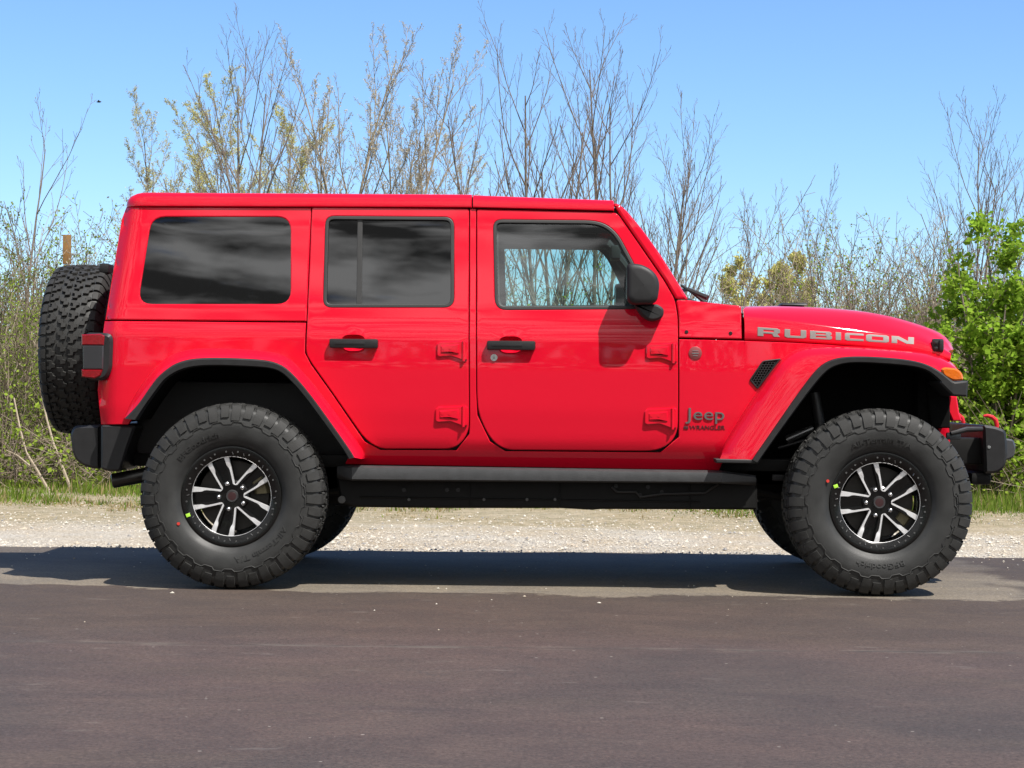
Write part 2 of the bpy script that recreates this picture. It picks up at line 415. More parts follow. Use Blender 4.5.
# fine stone speckle, pale chips
c = mix(mr(noise(34, 6, .8, scaled(.75, 1.0, 1)), .36, .66), mix(1.0, c, (0.80, 0.80, 0.80), 'MULTIPLY'), mix(1.0, c, (1.18, 1.17, 1.16), 'MULTIPLY'))
c = mix(mr(noise(75, 4, .8), .34, .66), mix(1.0, c, (0.58, 0.58, 0.59), 'MULTIPLY'), mix(1.0, c, (1.45, 1.43, 1.40), 'MULTIPLY'))
v = N.new('ShaderNodeTexVoronoi'); v.inputs['Scale'].default_value = 15; L.new(scaled(1, 1, 0.01), v.inputs['Vector'])
chip = math_('LESS_THAN', v.outputs['Distance'], 0.085); sc_ = N.new('ShaderNodeSeparateColor'); L.new(v.outputs['Color'], sc_.inputs[0])
chip = math_('MULTIPLY', chip, math_('GREATER_THAN', sc_.outputs[0], 0.86))
c = mix(math_('MULTIPLY', chip, .55), c, (0.34, 0.31, 0.27))
# pale scuffs, drawn out along the road
sc2 = math_('MULTIPLY', mr(noise(1.0, 5, .65, scaled(3.2, 8.0, 1)), .61, .69), mr(noise(3.0, 2), .42, .58)); c = mix(math_('MULTIPLY', sc2, .22), c, (0.26, 0.235, 0.205))
c = mix(mr(noise(2.6, 6, .7, scaled(.7, 1.2, 1), .6), .40, .62), mix(1.0, c, (0.86, 0.86, 0.88), 'MULTIPLY'), mix(1.0, c, (1.10, 1.08, 1.05), 'MULTIPLY'))
# paving joint
jn = math_('ABSOLUTE', math_('ADD', math_('ADD', xyz[1], 2.93), mr(noise(1.6, 6, .7), 0, 1, -.07, .07)))
jm = math_('MULTIPLY', mr(jn, .006, .026, 1, 0), mr(noise(3.5, 3), .38, .6)); c = mix(math_('MULTIPLY', jm, .85), c, (0.045, 0.038, 0.034))
jl = math_('MULTIPLY', mr(jn, .02, .07, 1, 0), mr(noise(6, 5, .7, scaled(.6, 2, 1)), .47, .62)); c = mix(math_('MULTIPLY', jl, .28), c, (0.22, 0.195, 0.16))
# hairline cracks
for (off, sl, ph) in ((3.55, .05, 3.0), (2.35, -.03, 9.0)):
    kn = math_('ABSOLUTE', math_('ADD', math_('ADD', math_('ADD', xyz[1], off), math_('MULTIPLY', xyz[0], sl)), mr(noise(.9, 5, .6, dist=ph), 0, 1, -.5, .5)))
    km = math_('MULTIPLY', mr(kn, .003, .012, 1, 0), mr(noise(1.3 + ph*.1, 3), .45, .6)); c = mix(math_('MULTIPLY', km, .7), c, (0.05, 0.042, 0.04))
L.new(c, b.inputs['Base Color']); b.inputs['Roughness'].default_value = 0.86; b.inputs['Specular IOR Level'].default_value = 0.35
L.new(bump(noise(240, 3, .7), 0.55, 0.003, bump(noise(3, 3), .25, .02)), b.inputs['Normal'])
def edge_wob(x): return 0.035*math.sin(x*1.7+.4) + 0.02*math.sin(x*4.3) + 0.014*math.sin(x*11.1+1) + 0.008*math.sin(x*27)
vv = []; ff = []; xs = np.linspace(-60, 60, 1601); 
for i, x in enumerate(xs):
    vv += [(x, -60, 0), (x, -2, 0), (x, EDGE + edge_wob(x), 0), (x, EDGE + .05 + edge_wob(x), -0.026)]
for i in range(len(xs)-1):
    for k in range(3): ff.append((i*4+k, (i+1)*4+k, (i+1)*4+k+1, i*4+k+1))
road = mesh_obj('road', vv, ff, m); road['kind'] = 'structure'
# --- gravel shoulder
m, b, L, N, tc, xyz, noise, mr, math_, mix, scaled, bump = ground_nodes('gravel_shoulder')
v = N.new('ShaderNodeTexVoronoi'); v.inputs['Scale'].default_value = 72; L.new(tc.outputs['Object'], v.inputs['Vector'])
sc_ = N.new('ShaderNodeSeparateColor'); L.new(v.outputs['Color'], sc_.inputs[0])
c = mix(sc_.outputs[0], (0.31, 0.275, 0.225), (0.53, 0.49, 0.42)); c = mix(mr(noise(1.1, 6), .4, .62), c, mix(1.0, c, (0.92, 0.84, 0.72), 'MULTIPLY'))
yy = math_('ADD', xyz[1], mr(noise(1.0, 6, .7, scaled(.5, 1.5, 1)), 0, 1, -1.5, 1.5))
c = mix(mr(yy, 3.1, 4.2, 0, .75), c, mix(mr(noise(8, 5, .7), .4, .6), (0.36, 0.29, 0.185), (0.20, 0.17, 0.085)))
L.new(c, b.inputs['Base Color']); b.inputs['Roughness'].default_value = .95; b.inputs['Specular IOR Level'].default_value = .2
L.new(bump(v.outputs['Distance'], .9, .014, bump(noise(4, 4), .4, .06)), b.inputs['Normal'])
shoulder = plane('gravel_shoulder', -40, 40, EDGE - .3, 9.0, -0.022, m, nx=160, ny=20, zf=lambda x, y: 0.012*math.sin(x*1.3+y)*math.sin(y*1.9) * (1 if y > 1.6 else 0))
# --- loose stones on the shoulder and chips swept on to the road
def stones():
    n1, n2 = 24000, 260
    x = np.concatenate([rng.uniform(-6, 6, n1), rng.uniform(-3.5, 3.5, n2)]); y = np.concatenate([EDGE - .02 + np.abs(rng.normal(0, 1.7, n1)), EDGE - np.abs(rng.normal(0, 1.0, n2)) ** 1.4])
    s = np.concatenate([rng.lognormal(-5.25, .5, n1), rng.lognormal(-5.3, .35, n2)]).clip(.002, .022)
    z = np.where(y > EDGE + .06, -.020, 0.001)
    base = np.array([(1, 0, 0), (0, 1, 0), (-1, 0, 0), (0, -1, 0), (0, 0, 1), (0, 0, -.4)], float)
    n = len(x); V = base[None] * (s[:, None, None] * rng.uniform(.6, 1.3, (n, 6, 1))); V[:, :, 2] *= .7
    a = rng.uniform(0, 6.28, n); ca, sa = np.cos(a)[:, None], np.sin(a)[:, None]
    X = V[:, :, 0]*ca - V[:, :, 1]*sa + x[:, None]; Y = V[:, :, 0]*sa + V[:, :, 1]*ca + y[:, None]; Z = V[:, :, 2] + z[:, None] + s[:, None]*.2
    V = np.stack([X, Y, Z], -1).reshape(-1, 3)
    F = np.array([(0, 1, 4), (1, 2, 4), (2, 3, 4), (3, 0, 4), (1, 0, 5), (2, 1, 5), (3, 2, 5), (0, 3, 5)])
    F = (F[None] + 6*np.arange(n)[:, None, None]).reshape(-1, 3)
    return V, F
def np_mesh(name, V, F, mats, mi=None, parent=None, smooth=False):
    me = bpy.data.meshes.new(name); n = len(F); k = F.shape[1]
    me.vertices.add(len(V)); me.vertices.foreach_set('co', np.asarray(V, np.float32).ravel())
    me.loops.add(n*k); me.loops.foreach_set('vertex_index', np.asarray(F, np.int32).ravel())
    me.polygons.add(n); me.polygons.foreach_set('loop_start', np.arange(0, n*k, k, dtype=np.int32))
    if mi is not None: me.polygons.foreach_set('material_index', np.asarray(mi, np.int32))
    me.polygons.foreach_set('use_smooth', np.full(n, smooth))
    for mm in mats: me.materials.append(mm)
    me.update(calc_edges=True)
    o = bpy.data.objects.new(name, me); COL.objects.link(o)
    if parent: o.parent = parent
    return o
V, F = stones()
STONE = [mat('stone_pale', (0.48, 0.445, 0.38), .9, noise=.2, nscale=30), mat('stone_tan', (0.42, 0.36, 0.28), .9, noise=.2, nscale=30), mat('stone_grey', (0.24, 0.23, 0.22), .9, noise=.2, nscale=30)]
g = np_mesh('loose_gravel', V, F, STONE, np.repeat(rng.choice(3, len(F)//8, p=[.6, .28, .12]), 8))
prop(g, 'loose pale gravel stones scattered along the road edge', 'gravel', kind='stuff')
# --- grass
def grass():
    n = 150000
    x = rng.uniform(-9.5, 9.5, n); y = GR_END - .5 + 6.5*rng.uniform(0, 1, n)**1.25
    # ragged front edge
    ed = 5.3 + .45*np.sin(x*1.3+1) + .3*np.sin(x*3.1) + .22*np.sin(x*7.7) + .15*np.sin(x*17)
    keep = y > ed + rng.normal(0, .45, n); x = x[keep]; y = y[keep]; ed = ed[keep]; n = len(x)
    tuft = .45 + 1.1*np.clip(np.sin(x*2.3 + 1.7*np.sin(y*1.9))*np.sin(y*2.7 + x*.9) + .25, 0, 1); h = rng.lognormal(-3.35, .5, n).clip(.012, .2)*tuft*np.clip((y-ed+.5)/1.2, .35, 1.5); w = rng.uniform(.004, .009, n); a = rng.uniform(0, 6.28, n); ln = rng.normal(0, .4, n)*h; la = rng.uniform(0, 6.28, n)
    p0 = np.stack([x - w*np.cos(a), y - w*np.sin(a), np.full(n, -.03)], -1); p1 = np.stack([x + w*np.cos(a), y + w*np.sin(a), np.full(n, -.03)], -1)
    p2 = np.stack([x + ln*np.cos(la), y + ln*np.sin(la), h - .03], -1)
    V = np.stack([p0, p1, p2], 1).reshape(-1, 3); F = np.arange(3*n).reshape(-1, 3)
    y = y
    dry = rng.uniform(0, 1, n) < np.clip(.75 - (y-ed)*.5, .16, .8)
    return V, F, np.where(dry, 2, rng.choice(2, n))
V, F, mi = grass()
GRS = [leaf_mat('grass_fresh', (0.13, 0.21, 0.030), .35), leaf_mat('grass_mid', (0.165, 0.225, 0.035), .35), leaf_mat('grass_dry', (0.33, 0.26, 0.13), .3)]
g = np_mesh('grass', V, F, GRS, mi); prop(g, 'short green verge grass with dry blades behind the gravel', 'grass', kind='stuff')

# ------------------------------------------------------------------ trees and brush
class Twigs:
    def __init__(s): s.V = []; s.F = []; s.M = []; s.n = 0; s.LV = []; s.LM = []
    def tube(s, pts, r0, r1, sides, mi):
        pts = np.asarray(pts); m = len(pts); d = np.gradient(pts, axis=0); d /= np.linalg.norm(d, axis=1)[:, None] + 1e-9
        ref = np.array([0.31, 0.77, 0.1]); u = np.cross(d, ref); u /= np.linalg.norm(u, axis=1)[:, None] + 1e-9; w = np.cross(d, u)
        r = np.linspace(r0, r1, m)[:, None]; ang = np.arange(sides)*2*np.pi/sides
        ring = pts[:, None] + (u[:, None]*np.cos(ang)[None, :, None] + w[:, None]*np.sin(ang)[None, :, None])*r[:, None]
        s.V.append(ring.reshape(-1, 3)); i = np.arange(m-1)[:, None]*sides; k = np.arange(sides)[None]; k2 = (k+1) % sides
        f = np.stack([i+k, i+k2, i+sides+k2, i+sides+k], -1).reshape(-1, 4) + s.n
        s.F.append(f); s.M.append(np.full(len(f), mi)); s.n += m*sides
    def leaf(s, p, size, mi, flat=0.0):
        s.LV.append((p, size, mi, flat))
    def finish(s):
        if s.LV:
            P_ = np.array([q[0] for q in s.LV]); S = np.array([q[1] for q in s.LV]); n = len(P_)
            a = rng.normal(0, 1, (n, 3)); fl = np.array([q[3] for q in s.LV])[:, None]; a[:, 2:] *= (1 - fl); a /= np.linalg.norm(a, axis=1)[:, None]
            b_ = rng.normal(0, 1, (n, 3)); b_[:, 2:] *= (1 - fl); b_ -= a*(a*b_).sum(1)[:, None]; b_ /= np.linalg.norm(b_, axis=1)[:, None] + 1e-9
            a = a*S[:, None]; b_ = b_*S[:, None]*.42
            q = np.stack([P_, P_ + a*.5 + b_, P_ + a, P_ + a*.5 - b_], 1).reshape(-1, 3)
            f = np.arange(4*n).reshape(-1, 4) + s.n
            s.V.append(q); s.F.append(f); s.M.append(np.array([q_[2] for q_ in s.LV])); s.n += 4*n
        return np.concatenate(s.V), np.concatenate(s.F), np.concatenate(s.M)
def nrm(v): return v/(np.linalg.norm(v) + 1e-9)
def grow(T, p, d, L, r, lev, K):
    """one branch and what grows from it; K holds the habit of the kind of tree"""
    n = K['seg'][min(lev, 3)]; pts = [np.array(p, float)]; d = nrm(np.array(d, float))
    for i in range(n):
        d = nrm(d + rng.normal(0, K['wob'][min(lev, 3)], 3) + np.array([0, 0, K['up'][min(lev, 3)]])); pts.append(pts[-1] + d*L/n)
    r1 = max(K['tip'], r*(.22 if lev == 0 else .35))
    if 'dome' in K:
        rx, cz, rz = K['dome']; keep = 0
        for q in pts:
            e = math.hypot(q[0], q[1])/rx; f = max(0, (q[2]-cz)/rz)
            if e*e + f*f > 1.0 + .12*math.sin(q[0]*9 + q[2]*5): break
            keep += 1
        if keep < 2: return
        pts = pts[:keep]; n = len(pts)-1
    T.tube(pts, r, r1, (6, 4, 3, 3)[min(lev, 3)], K['mi'][min(lev, 3)])
    if lev >= K['max']:
        if K['leaf']:
            for j in range(K['leaf'][0]):
                t = rng.uniform(.15, 1.05)*n; i = min(int(t), n-1); q = pts[i] + (pts[i+1]-pts[i])*(t-i)
                T.leaf(q + rng.normal(0, K['leaf'][1]*.7, 3), K['leaf'][1]*rng.uniform(.55, 1.3), K['leaf'][2] if rng.uniform() < .7 else K['leaf'][3], K.get('flat', 0))
        return
    k = K['num'][lev]; az = rng.uniform(0, 6.28)
    for j in range(k):
        t = (K['from'][min(lev, 2)] + (1-K['from'][min(lev, 2)])*(j+rng.uniform(.1, .9))/k)*n; i = min(int(t), n-1); q = pts[i] + (pts[i+1]-pts[i])*(t-i)
        ax = nrm(pts[i+1]-pts[i]); az += 2.4 + rng.normal(0, .4); o1 = nrm(np.cross(ax, (0.3, 0.1, 1.0) if abs(ax[2]) < .9 else (1.0, .2, 0))); o2 = np.cross(ax, o1)
        th = K['ang'][min(lev, 2)]*rng.uniform(.7, 1.3)
        dd = ax*math.cos(th) + (o1*math.cos(az) + o2*math.sin(az))*math.sin(th)
        fr = t/n; LL = L*K['rat'][min(lev, 2)]*rng.uniform(.6, 1.2)*(1 - .62*fr)
        grow(T, q, dd, LL, max(K['tip'], min(r*.5, r*(1-.75*fr)*.62)), lev+1, K)
BARK = [mat('bark_grey_brown', (0.18, 0.145, 0.12), .9, noise=.3, nscale=40), mat('twig_brown', (0.22, 0.168, 0.13), .9, noise=.25, nscale=30),
        mat('twig_tan', (0.31, 0.255, 0.185), .9, noise=.25, nscale=30)]
LEAF = [leaf_mat('leaf_bud_pale', (0.58, 0.52, 0.38)), leaf_mat('leaf_willow', (0.60, 0.57, 0.22)), leaf_mat('leaf_fresh', (0.29, 0.40, 0.055)), leaf_mat('leaf_bright', (0.24, 0.385, 0.040)), leaf_mat('leaf_olive', (0.17, 0.21, 0.05))]
TM = BARK + LEAF + [mat('brush_stem', (0.155, 0.118, 0.082), .9, noise=.3, nscale=20)]                                       # 0-2 bark and twigs, 3 bud, 4 willow, 5 fresh, 6 bright, 7 olive
MAPLE = dict(seg=(9, 7, 5, 3), wob=(.03, .05, .07, .10), up=(.035, .09, .09, .08), tip=.0024, mi=(0, 0, 1, 1), max=3, num=(13, 8, 4), ang=(.46, .48, .48), rat=(.62, .46, .48), leaf=None); MAPLE['from'] = (.18, .2, .2)
MAPLEBUD = dict(MAPLE, leaf=(1, .018, 1, 1), num=(12, 7, 5))
COTTON = dict(seg=(9, 6, 5, 3), wob=(.05, .08, .1, .14), up=(.03, .09, .08, .05), tip=.0026, mi=(2, 2, 2, 2), max=3, num=(15, 10, 6), ang=(.6, .56, .6), rat=(.6, .45, .42), leaf=(10, .022, 3, 3)); COTTON['from'] = (.2, .2, .15)
WILLOW = dict(seg=(7, 6, 5, 4), wob=(.07, .1, .13, .16), up=(.03, .05, .03, .0), tip=.0028, mi=(0, 0, 2, 2), max=3, num=(17, 10, 6), ang=(.55, .6, .62), rat=(.5, .5, .45), leaf=(10, .022, 4, 3)); WILLOW['from'] = (.15, .2, .15)
VASE = dict(seg=(9, 7, 5, 3), wob=(.05, .06, .09, .12), up=(.015, .03, .03, .02), tip=.0026, mi=(0, 0, 2, 2), max=3, num=(11, 11, 6), ang=(.52, .55, .6), rat=(.46, .38, .45), leaf=(8, .023, 4, 3)); VASE['from'] = (.46, .22, .15)
PALE = dict(VASE, num=(13, 10, 6), ang=(.46, .5, .55), up=(.02, .07, .06, .03), rat=(.46, .34, .4), leaf=(4, .021, 3, 3), mi=(2, 2, 2, 2)); PALE['from'] = (.38, .2, .15)
BUSHY = dict(seg=(7, 6, 4, 3), wob=(.08, .1, .13, .16), up=(.04, .06, .04, .03), tip=.0026, mi=(0, 1, 1, 1), max=2, num=(13, 9), ang=(.6, .7, .7), rat=(.55, .45, .4), leaf=(5, .036, 5, 3)); BUSHY['from'] = (.2, .15, .1)
def split_mesh(T, root, H=None):
    V, F, M = T.finish()
    if H: V = V*(H/V[:, 2].max())
    for nm, sel in (('trunk', M == 0), ('twigs', (M == 1) | (M == 2) | (M == 8)), ('leaves', (M > 2) & (M < 8))):
        if not sel.any(): continue
        f = F[sel]; u, inv = np.unique(f, return_inverse=True); np_mesh(nm, V[u], inv.reshape(f.shape), TM, M[sel], root, smooth=True)
def tree(name, px, Y, top, kind, label, cat='tree', stems=1, spread=.12, r=.05, lean=0.0, group='bare and budding trees behind the verge', sink=0.0):
    global rng; rng = np.random.default_rng(int(px*7 + top))
    b = at(px, 390, Y); H = at(px, top, Y).z
    root = empty(name, (b.x, Y, -.03)); prop(root, label, cat, group)
    if 'half' in kind: rx = kind['half']*(Y-CAM.y)/FPX; kind = dict(kind, dome=(rx, H - kind['cap']*rx, kind['cap']*rx))
    T = Twigs()
    for k in range(stems):
        dx, dy = (rng.uniform(.6, 1.4)*spread*(1 if k % 2 else -1)), rng.normal(0, spread*.6)
        hh = H*(1 if k == 0 else rng.uniform(.78, .98))*(1 - .9*dx*dx if stems > 3 else 1)
        grow(T, (rng.normal(0, min(.14, .06*stems)), rng.normal(0, min(.14, .06*stems)), 0), (dx*(k > 0) + lean, dy, 1), hh*1.0, r*rng.uniform(.8, 1.1), 0, kind)
    split_mesh(T, root, H + .03); return root
TREES = [
 ('maple_sapling', 548, 15.0, 8, MAPLE, 'tallest bare many-stemmed sapling, rising above the rear edge of the front door', 3, .10, .050, 0.0),
 ('maple_sapling', 592, 16.5, 18, MAPLE, 'bare upswept sapling just right of the tallest bare sapling, over the front door window', 2, .12, .045, .03),
 ('maple_sapling', 654, 16.0, 82, MAPLE, 'bare slender sapling rising behind the windscreen pillar', 2, .14, .038, .02),
 ('maple_sapling', 690, 14.5, 140, MAPLE, 'low bare spreading sapling above the base of the windscreen', 3, .20, .030, .05),
 ('maple_sapling', 492, 17.5, 62, MAPLE, 'bare leaning sapling left of the tallest bare sapling, bent towards the left', 1, .1, .040, -.16),
 ('cottonwood', 346, 19.0, 14, PALE, 'pale budding cottonwood over the rear door window, tallest of the tan-budded trees', 3, .05, .045, -.005),
 ('cottonwood', 386, 18.0, 22, PALE, 'tan-budded cottonwood of several pale stems, right of the tallest tan-budded tree', 4, .08, .042, .045),
 ('cottonwood', 440, 20.0, 118, PALE, 'short tan-budded cottonwood between the tan-budded trees and the bare saplings', 3, .12, .024, .0),
 ('willow', 164, 22.0, 92, VASE, 'round-crowned pale willow above the rear roof corner', 4, .10, .042, .0),
 ('willow', 248, 23.0, 76, dict(VASE, leaf=(9, .024, 4, 4)), 'yellow-green willow above the rear side window', 5, .08, .042, .0),
 ('maple_sapling', 228, 17.0, 26, MAPLE, 'bare sapling in front of the left half of the yellow-green willow', 1, .05, .042, .0),
 ('maple_sapling', 262, 16.5, 10, MAPLE, 'bare tall sapling in front of the right half of the yellow-green willow', 1, .05, .045, .01),
 ('maple_sapling', 22, 12.5, 88, dict(MAPLEBUD, num=(9, 5, 2)), 'grey-stemmed sapling at the left edge, thickest stem left of the spare wheel', 1, .08, .035, .02),
 ('maple_sapling', 976, 15.5, 92, MAPLE, 'bare double-stemmed sapling rising out of the bright green bush', 2, .06, .034, .0),
 ('maple_sapling', 1018, 15.0, 160, MAPLE, 'bare leaning sapling at the right edge above the bright green bush', 1, .06, .03, .10),
 ('maple_sapling', 803, 16.0, 165, MAPLE, 'thin bare sapling standing above the brush over the start of the bonnet lettering', 1, .03, .022, .0),
]
TREES = [TREES[i] for i in range(len(TREES))]
for nm, px, Y, top, kind, label, st, spd, r, lean in TREES:
    tree(nm, px, Y, top, kind, label, stems=st, spread=spd, r=r, lean=lean)
for px, top, label in ((744, 252, 'far round yellow-green willow top directly left of its twin above the bonnet'), (790, 250, 'far round yellow-green willow top, right of its twin above the bonnet')):
    tree('willow', px, 44.0, top, dict(VASE, leaf=(5, .075, 4, 4), tip=.006, half=24, cap=1.6), label, stems=4, spread=.12, r=.04)
# budding shrubs of the hedge line that stand out against the sky
SHRUBS = [(62, 12.0, 190, 'pale-budded shrub directly left of the spare wheel top', 5), (98, 13.0, 196, 'pale-budded shrub beside the rear roof corner', 5),
          (838, 13.0, 196, 'dense upright shrub of grey stems over the middle of the bonnet lettering', 6), (866, 13.5, 200, 'upright bud-tipped shrub over the end of the bonnet lettering', 6), (905, 13.0, 212, 'loose bud-tipped shrub left of the bright green bush', 5), (936, 14.0, 226, 'thin shrub touching the bright green bush from the left', 4)]
for px, Y, top, label, st in SHRUBS:
    tree('shrub', px, Y, top, dict(BUSHY, leaf=(2, .034, 5, 3), num=(12, 7)), label, 'shrub', st, .16, .016, 0, 'budding shrubs of the hedge line')

# --- the bright green bush at the right
def green_bush(px, Y, top, w, label, ncl, seed):
    global rng; rng = np.random.default_rng(int(px*7 + top))
    b = at(px, 390, Y); H = at(px, top, Y).z
    root = empty('leafy_bush', (b.x, Y, -.03)); prop(root, label, 'bush', 'leafy bushes at the right')
    T = Twigs(); K = dict(seg=(7, 5, 4, 3), wob=(.06, .1, .14, .16), up=(.03, .02, -.01, 0), tip=.003, mi=(0, 1, 1, 1), max=2, num=(8, 5), ang=(.95, .8, .8), rat=(.46, .5, .4), leaf=(38, .048, 6, 5), flat=.35, dome=(w*1.0, H*.5, H*.52)); K['from'] = (.12, .25, .2)
    for k in range(ncl):
        grow(T, (rng.normal(0, w*.25), rng.normal(0, w*.2), 0), (rng.normal(0, .22), rng.normal(0, .16), 1), H*rng.uniform(.55, 1.0) if k else H*.97, .02, 0, K)
    split_mesh(T, root, H + .03)
green_bush(1004, 9.3, 206, .75, 'tallest bright green leafy bush, right of the bonnet nose', 9, 1)
green_bush(976, 8.9, 285, .5, 'low bright green bush behind the front bumper and red tow hook', 6, 2)
green_bush(1056, 9.2, 250, 1.0, 'bright green bush cut by the right edge of the picture', 6, 3)

# --- the brush: a thicket nobody could count
def thicket():
    T = Twigs()
    B = dict(seg=(5, 4, 3, 3), wob=(.10, .13, .16, .16), up=(.03, .05, .02, 0), tip=.003, max=2, num=(8, 4), ang=(.65, .75, .8), rat=(.5, .45, .4)); B['from'] = (.1, .15, .1)
    for k in range(1650):
        Y = 9.6 + 11*rng.uniform()**1.3; hw_ = (Y + 10.26)*.32; x = rng.uniform(-hw_, hw_)
        if x > 3.55*(Y+10.26)/19 and Y < 11.5: continue
        if abs(x + .1) < hw_*.43 and rng.uniform() < .72: continue          # behind the body nothing shows
        H = (1.2 + .75*rng.uniform() + .04*(Y-9.6))*rng.uniform(.5, 1.05)
        g_ = rng.uniform(); left = x < -1.6; H *= 1.42 if left else 1.5
        K = dict(B, mi=((8, 8, 8, 8) if g_ < .7 else (2, 2, 2, 2)) if left else ((8, 8, 1, 1) if g_ < .5 else (2, 2, 2, 2)), leaf=(7 if left else 4, .028, 7 if g_ < .5 else 5, 5 if left else 7) if rng.uniform() < (.62 if left else .32) else None)
        grow(T, (x, Y, -.03), (rng.normal(0, .2), rng.normal(0, .16), 1), H, rng.uniform(.006, .012), 0, K)
    # low tangle along the foot of the brush
    for k in range(3000):
        Y = 8.1 + abs(rng.normal(0, 1.9)); hw_ = (Y + 10.26)*.31; x = rng.uniform(-hw_, hw_)
        if abs(x + .1) < hw_*.56: continue
        d = np.array([rng.normal(0, .8), rng.normal(0, .6), rng.uniform(.2, 1)]); d = nrm(d); L_ = rng.uniform(.3, 1.1); p = np.array([x, Y, -.03 + .5*rng.uniform()**2])
        pts = [p]; 
        for i in range(4): d = nrm(d + rng.normal(0, .16, 3)); pts.append(pts[-1] + d*L_/4)
        T.tube(pts, .005, .0025, 3, (2, 8, 8, 1)[rng.integers(0, 4)])
        if rng.uniform() < .6:
            for j in range(14): T.leaf(pts[rng.integers(1, 5)] + rng.normal(0, .09, 3), rng.uniform(.025, .06), 7 if rng.uniform() < .4 else 5)
    V, F, M = T.finish(); return np_mesh('brush', V, F, TM, M, smooth=True)
prop(thicket(), 'tangled brown and green brush behind the verge', 'brush', kind='stuff')
def far_wood():
    T = Twigs(); K = dict(seg=(4, 3, 3, 3), wob=(.1, .13, .16, .16), up=(.03, .04, .02, 0), tip=.006, max=2, num=(9, 5), ang=(.7, .75, .8), rat=(.55, .45, .4), mi=(1, 2, 2, 2)); K['from'] = (.1, .15, .1)
    for k in range(420):
        Y = rng.uniform(24, 40); hw_ = (Y + 10.26)*.275; x = rng.uniform(-hw_, hw_)
        if -.62*hw_ < x < .30*hw_: continue
        grow(T, (x, Y, -.03), (rng.normal(0, .15), rng.normal(0, .15), 1), rng.uniform(1.6, 2.6)*(.5 + Y/60), .018, 0, dict(K, leaf=(3, .09, 7 if rng.uniform() < .5 else 3, 4)))
    V, F, M = T.finish(); return np_mesh('distant_wood', V, F, TM, M, smooth=True)
prop(far_wood(), 'hazy brown wood far behind the brush', 'wood', kind='stuff')
def added_reflection_wood():  # unseen tree belt, added to soften the horizon mirrored in the paint
    T = Twigs(); T.tube(np.array([(0, -62, 0), (0, -62, 3.0)]), .1, .06, 4, 0)
    for k in range(90):
        x = -95 + 190*(k + rng.uniform(-.4, .4))/90; Y = rng.uniform(-75, -58); h = rng.uniform(5.0, 9.5)
        T.tube(np.array([(x, Y, 0), (x + .1, Y, h*.6), (x, Y, h*.9)]), .14, .03, 4, 0)
        for j in range(150):
            u = rng.uniform(.08, 1); a = rng.uniform(0, 6.28); rr = 1.9*math.sin(math.pi*min(1, u*.9 + .1))**.7*rng.uniform(.2, 1); T.leaf(np.array([x + rr*math.cos(a), Y + rr*math.sin(a), u*h]), rng.uniform(.5, 1.1), 7, 0)
    V, F, M = T.finish(); return np_mesh('added_wood_behind_camera', V, F, TM, M)
prop(added_reflection_wood(), 'leafy wood added out of view behind the camera to soften reflections in the paint', 'wood', kind='stuff')
# --- dead sticks leaning at the left, marker post, bird
def stick(pts, Y, r, label):
    q = [at(x, y, Y + dy) for x, y, dy in pts]; base = q[0].copy()
    root = MB().tube([p - base for p in q], [r*(1 - .6*i/(len(q)-1)) for i in range(len(q))], 6).build('dead_branch', BARK[2]); root.location = base
    prop(root, label, 'branch', 'dead branches leaning in the brush')
stick([(49, 491, 0), (37, 470, .05), (26, 452, .1), (20, 428, .2), (14, 398, .4)], 8.0, .016, 'long pale dead branch leaning left in the brush, left of the spare wheel')
stick([(72, 492, 0), (62, 466, .05), (54, 445, .1), (47, 420, .2), (42, 396, .4)], 8.05, .017, 'pale dead branch under the spare wheel, right of its long neighbour')
stick([(30, 466, 0), (18, 456, .1), (6, 450, .1)], 7.95, .012, 'short dead stick lying low at the left edge')
p = at(67, 262, 14.0); mb = MB().box((0, 0, p.z/2), (.085, .03, p.z), .006)
post = empty('marker_post', (p.x, 14.0, -.03)); prop(post, 'weathered orange marker post among the shrubs at the left', 'post')
mb.build('stake', mat('post_wood', (0.20, 0.14, 0.09), .9, noise=.3), post)
MB().box((0, -.004, at(67, 247, 14).z), (.10, .034, .36), .006).build('orange_plate', mat('post_orange', (0.24, 0.125, 0.04), .7, noise=.2), post)
bp = at(99, 102, 110.0); mb = MB().tube([(-.16, 0, 0), (-.09, 0, .01), (0, 0, .015), (.09, 0, .015), (.15, 0, .02)], [.015, .04, .06, .045, .01], 8)
for s in (-1, 1): mb.add([(-.05, 0, .02), (.06, 0, .02), (.04, s*.2, .10), (-.02, s*.32, .06), (-.05, s*.18, .09)], [(0, 1, 2, 3, 4)])
bird = mb.build('bird', mat('bird_dark', (0.03, 0.03, 0.03), .8)); bird.location = bp; prop(bird, 'small dark bird flying in the blue sky', 'bird')

# ================================================================== THE CAR
suv = empty('off_road_car', (0, 0, 0))
prop(suv, 'bright red four-door off-road car with large knobbly tyres parked on the asphalt', 'car')
def both(o): mirrored(o); return o
def skin(name, mb, m=RED, mirror=True, parent=None):
    o = mb.build(name, m, parent or suv)
    return both(o) if mirror else o

def ccw(p): p = dense(p, .02); return p if area(p) > 0 else p[::-1]
def cup_c(x0, x1, y0): return P((x0*.42+x1*.58) - 4.5, y0 + 4.6)
def cup_hole(x0, x1, y0):
    c = cup_c(x0, x1, y0); return [(c[0] + .057*math.copysign(abs(math.cos(t))**.7, math.cos(t)), c[1] + .041*math.copysign(abs(math.sin(t))**.7, math.sin(t))) for t in np.linspace(0, 2*math.pi, 32, endpoint=False)]
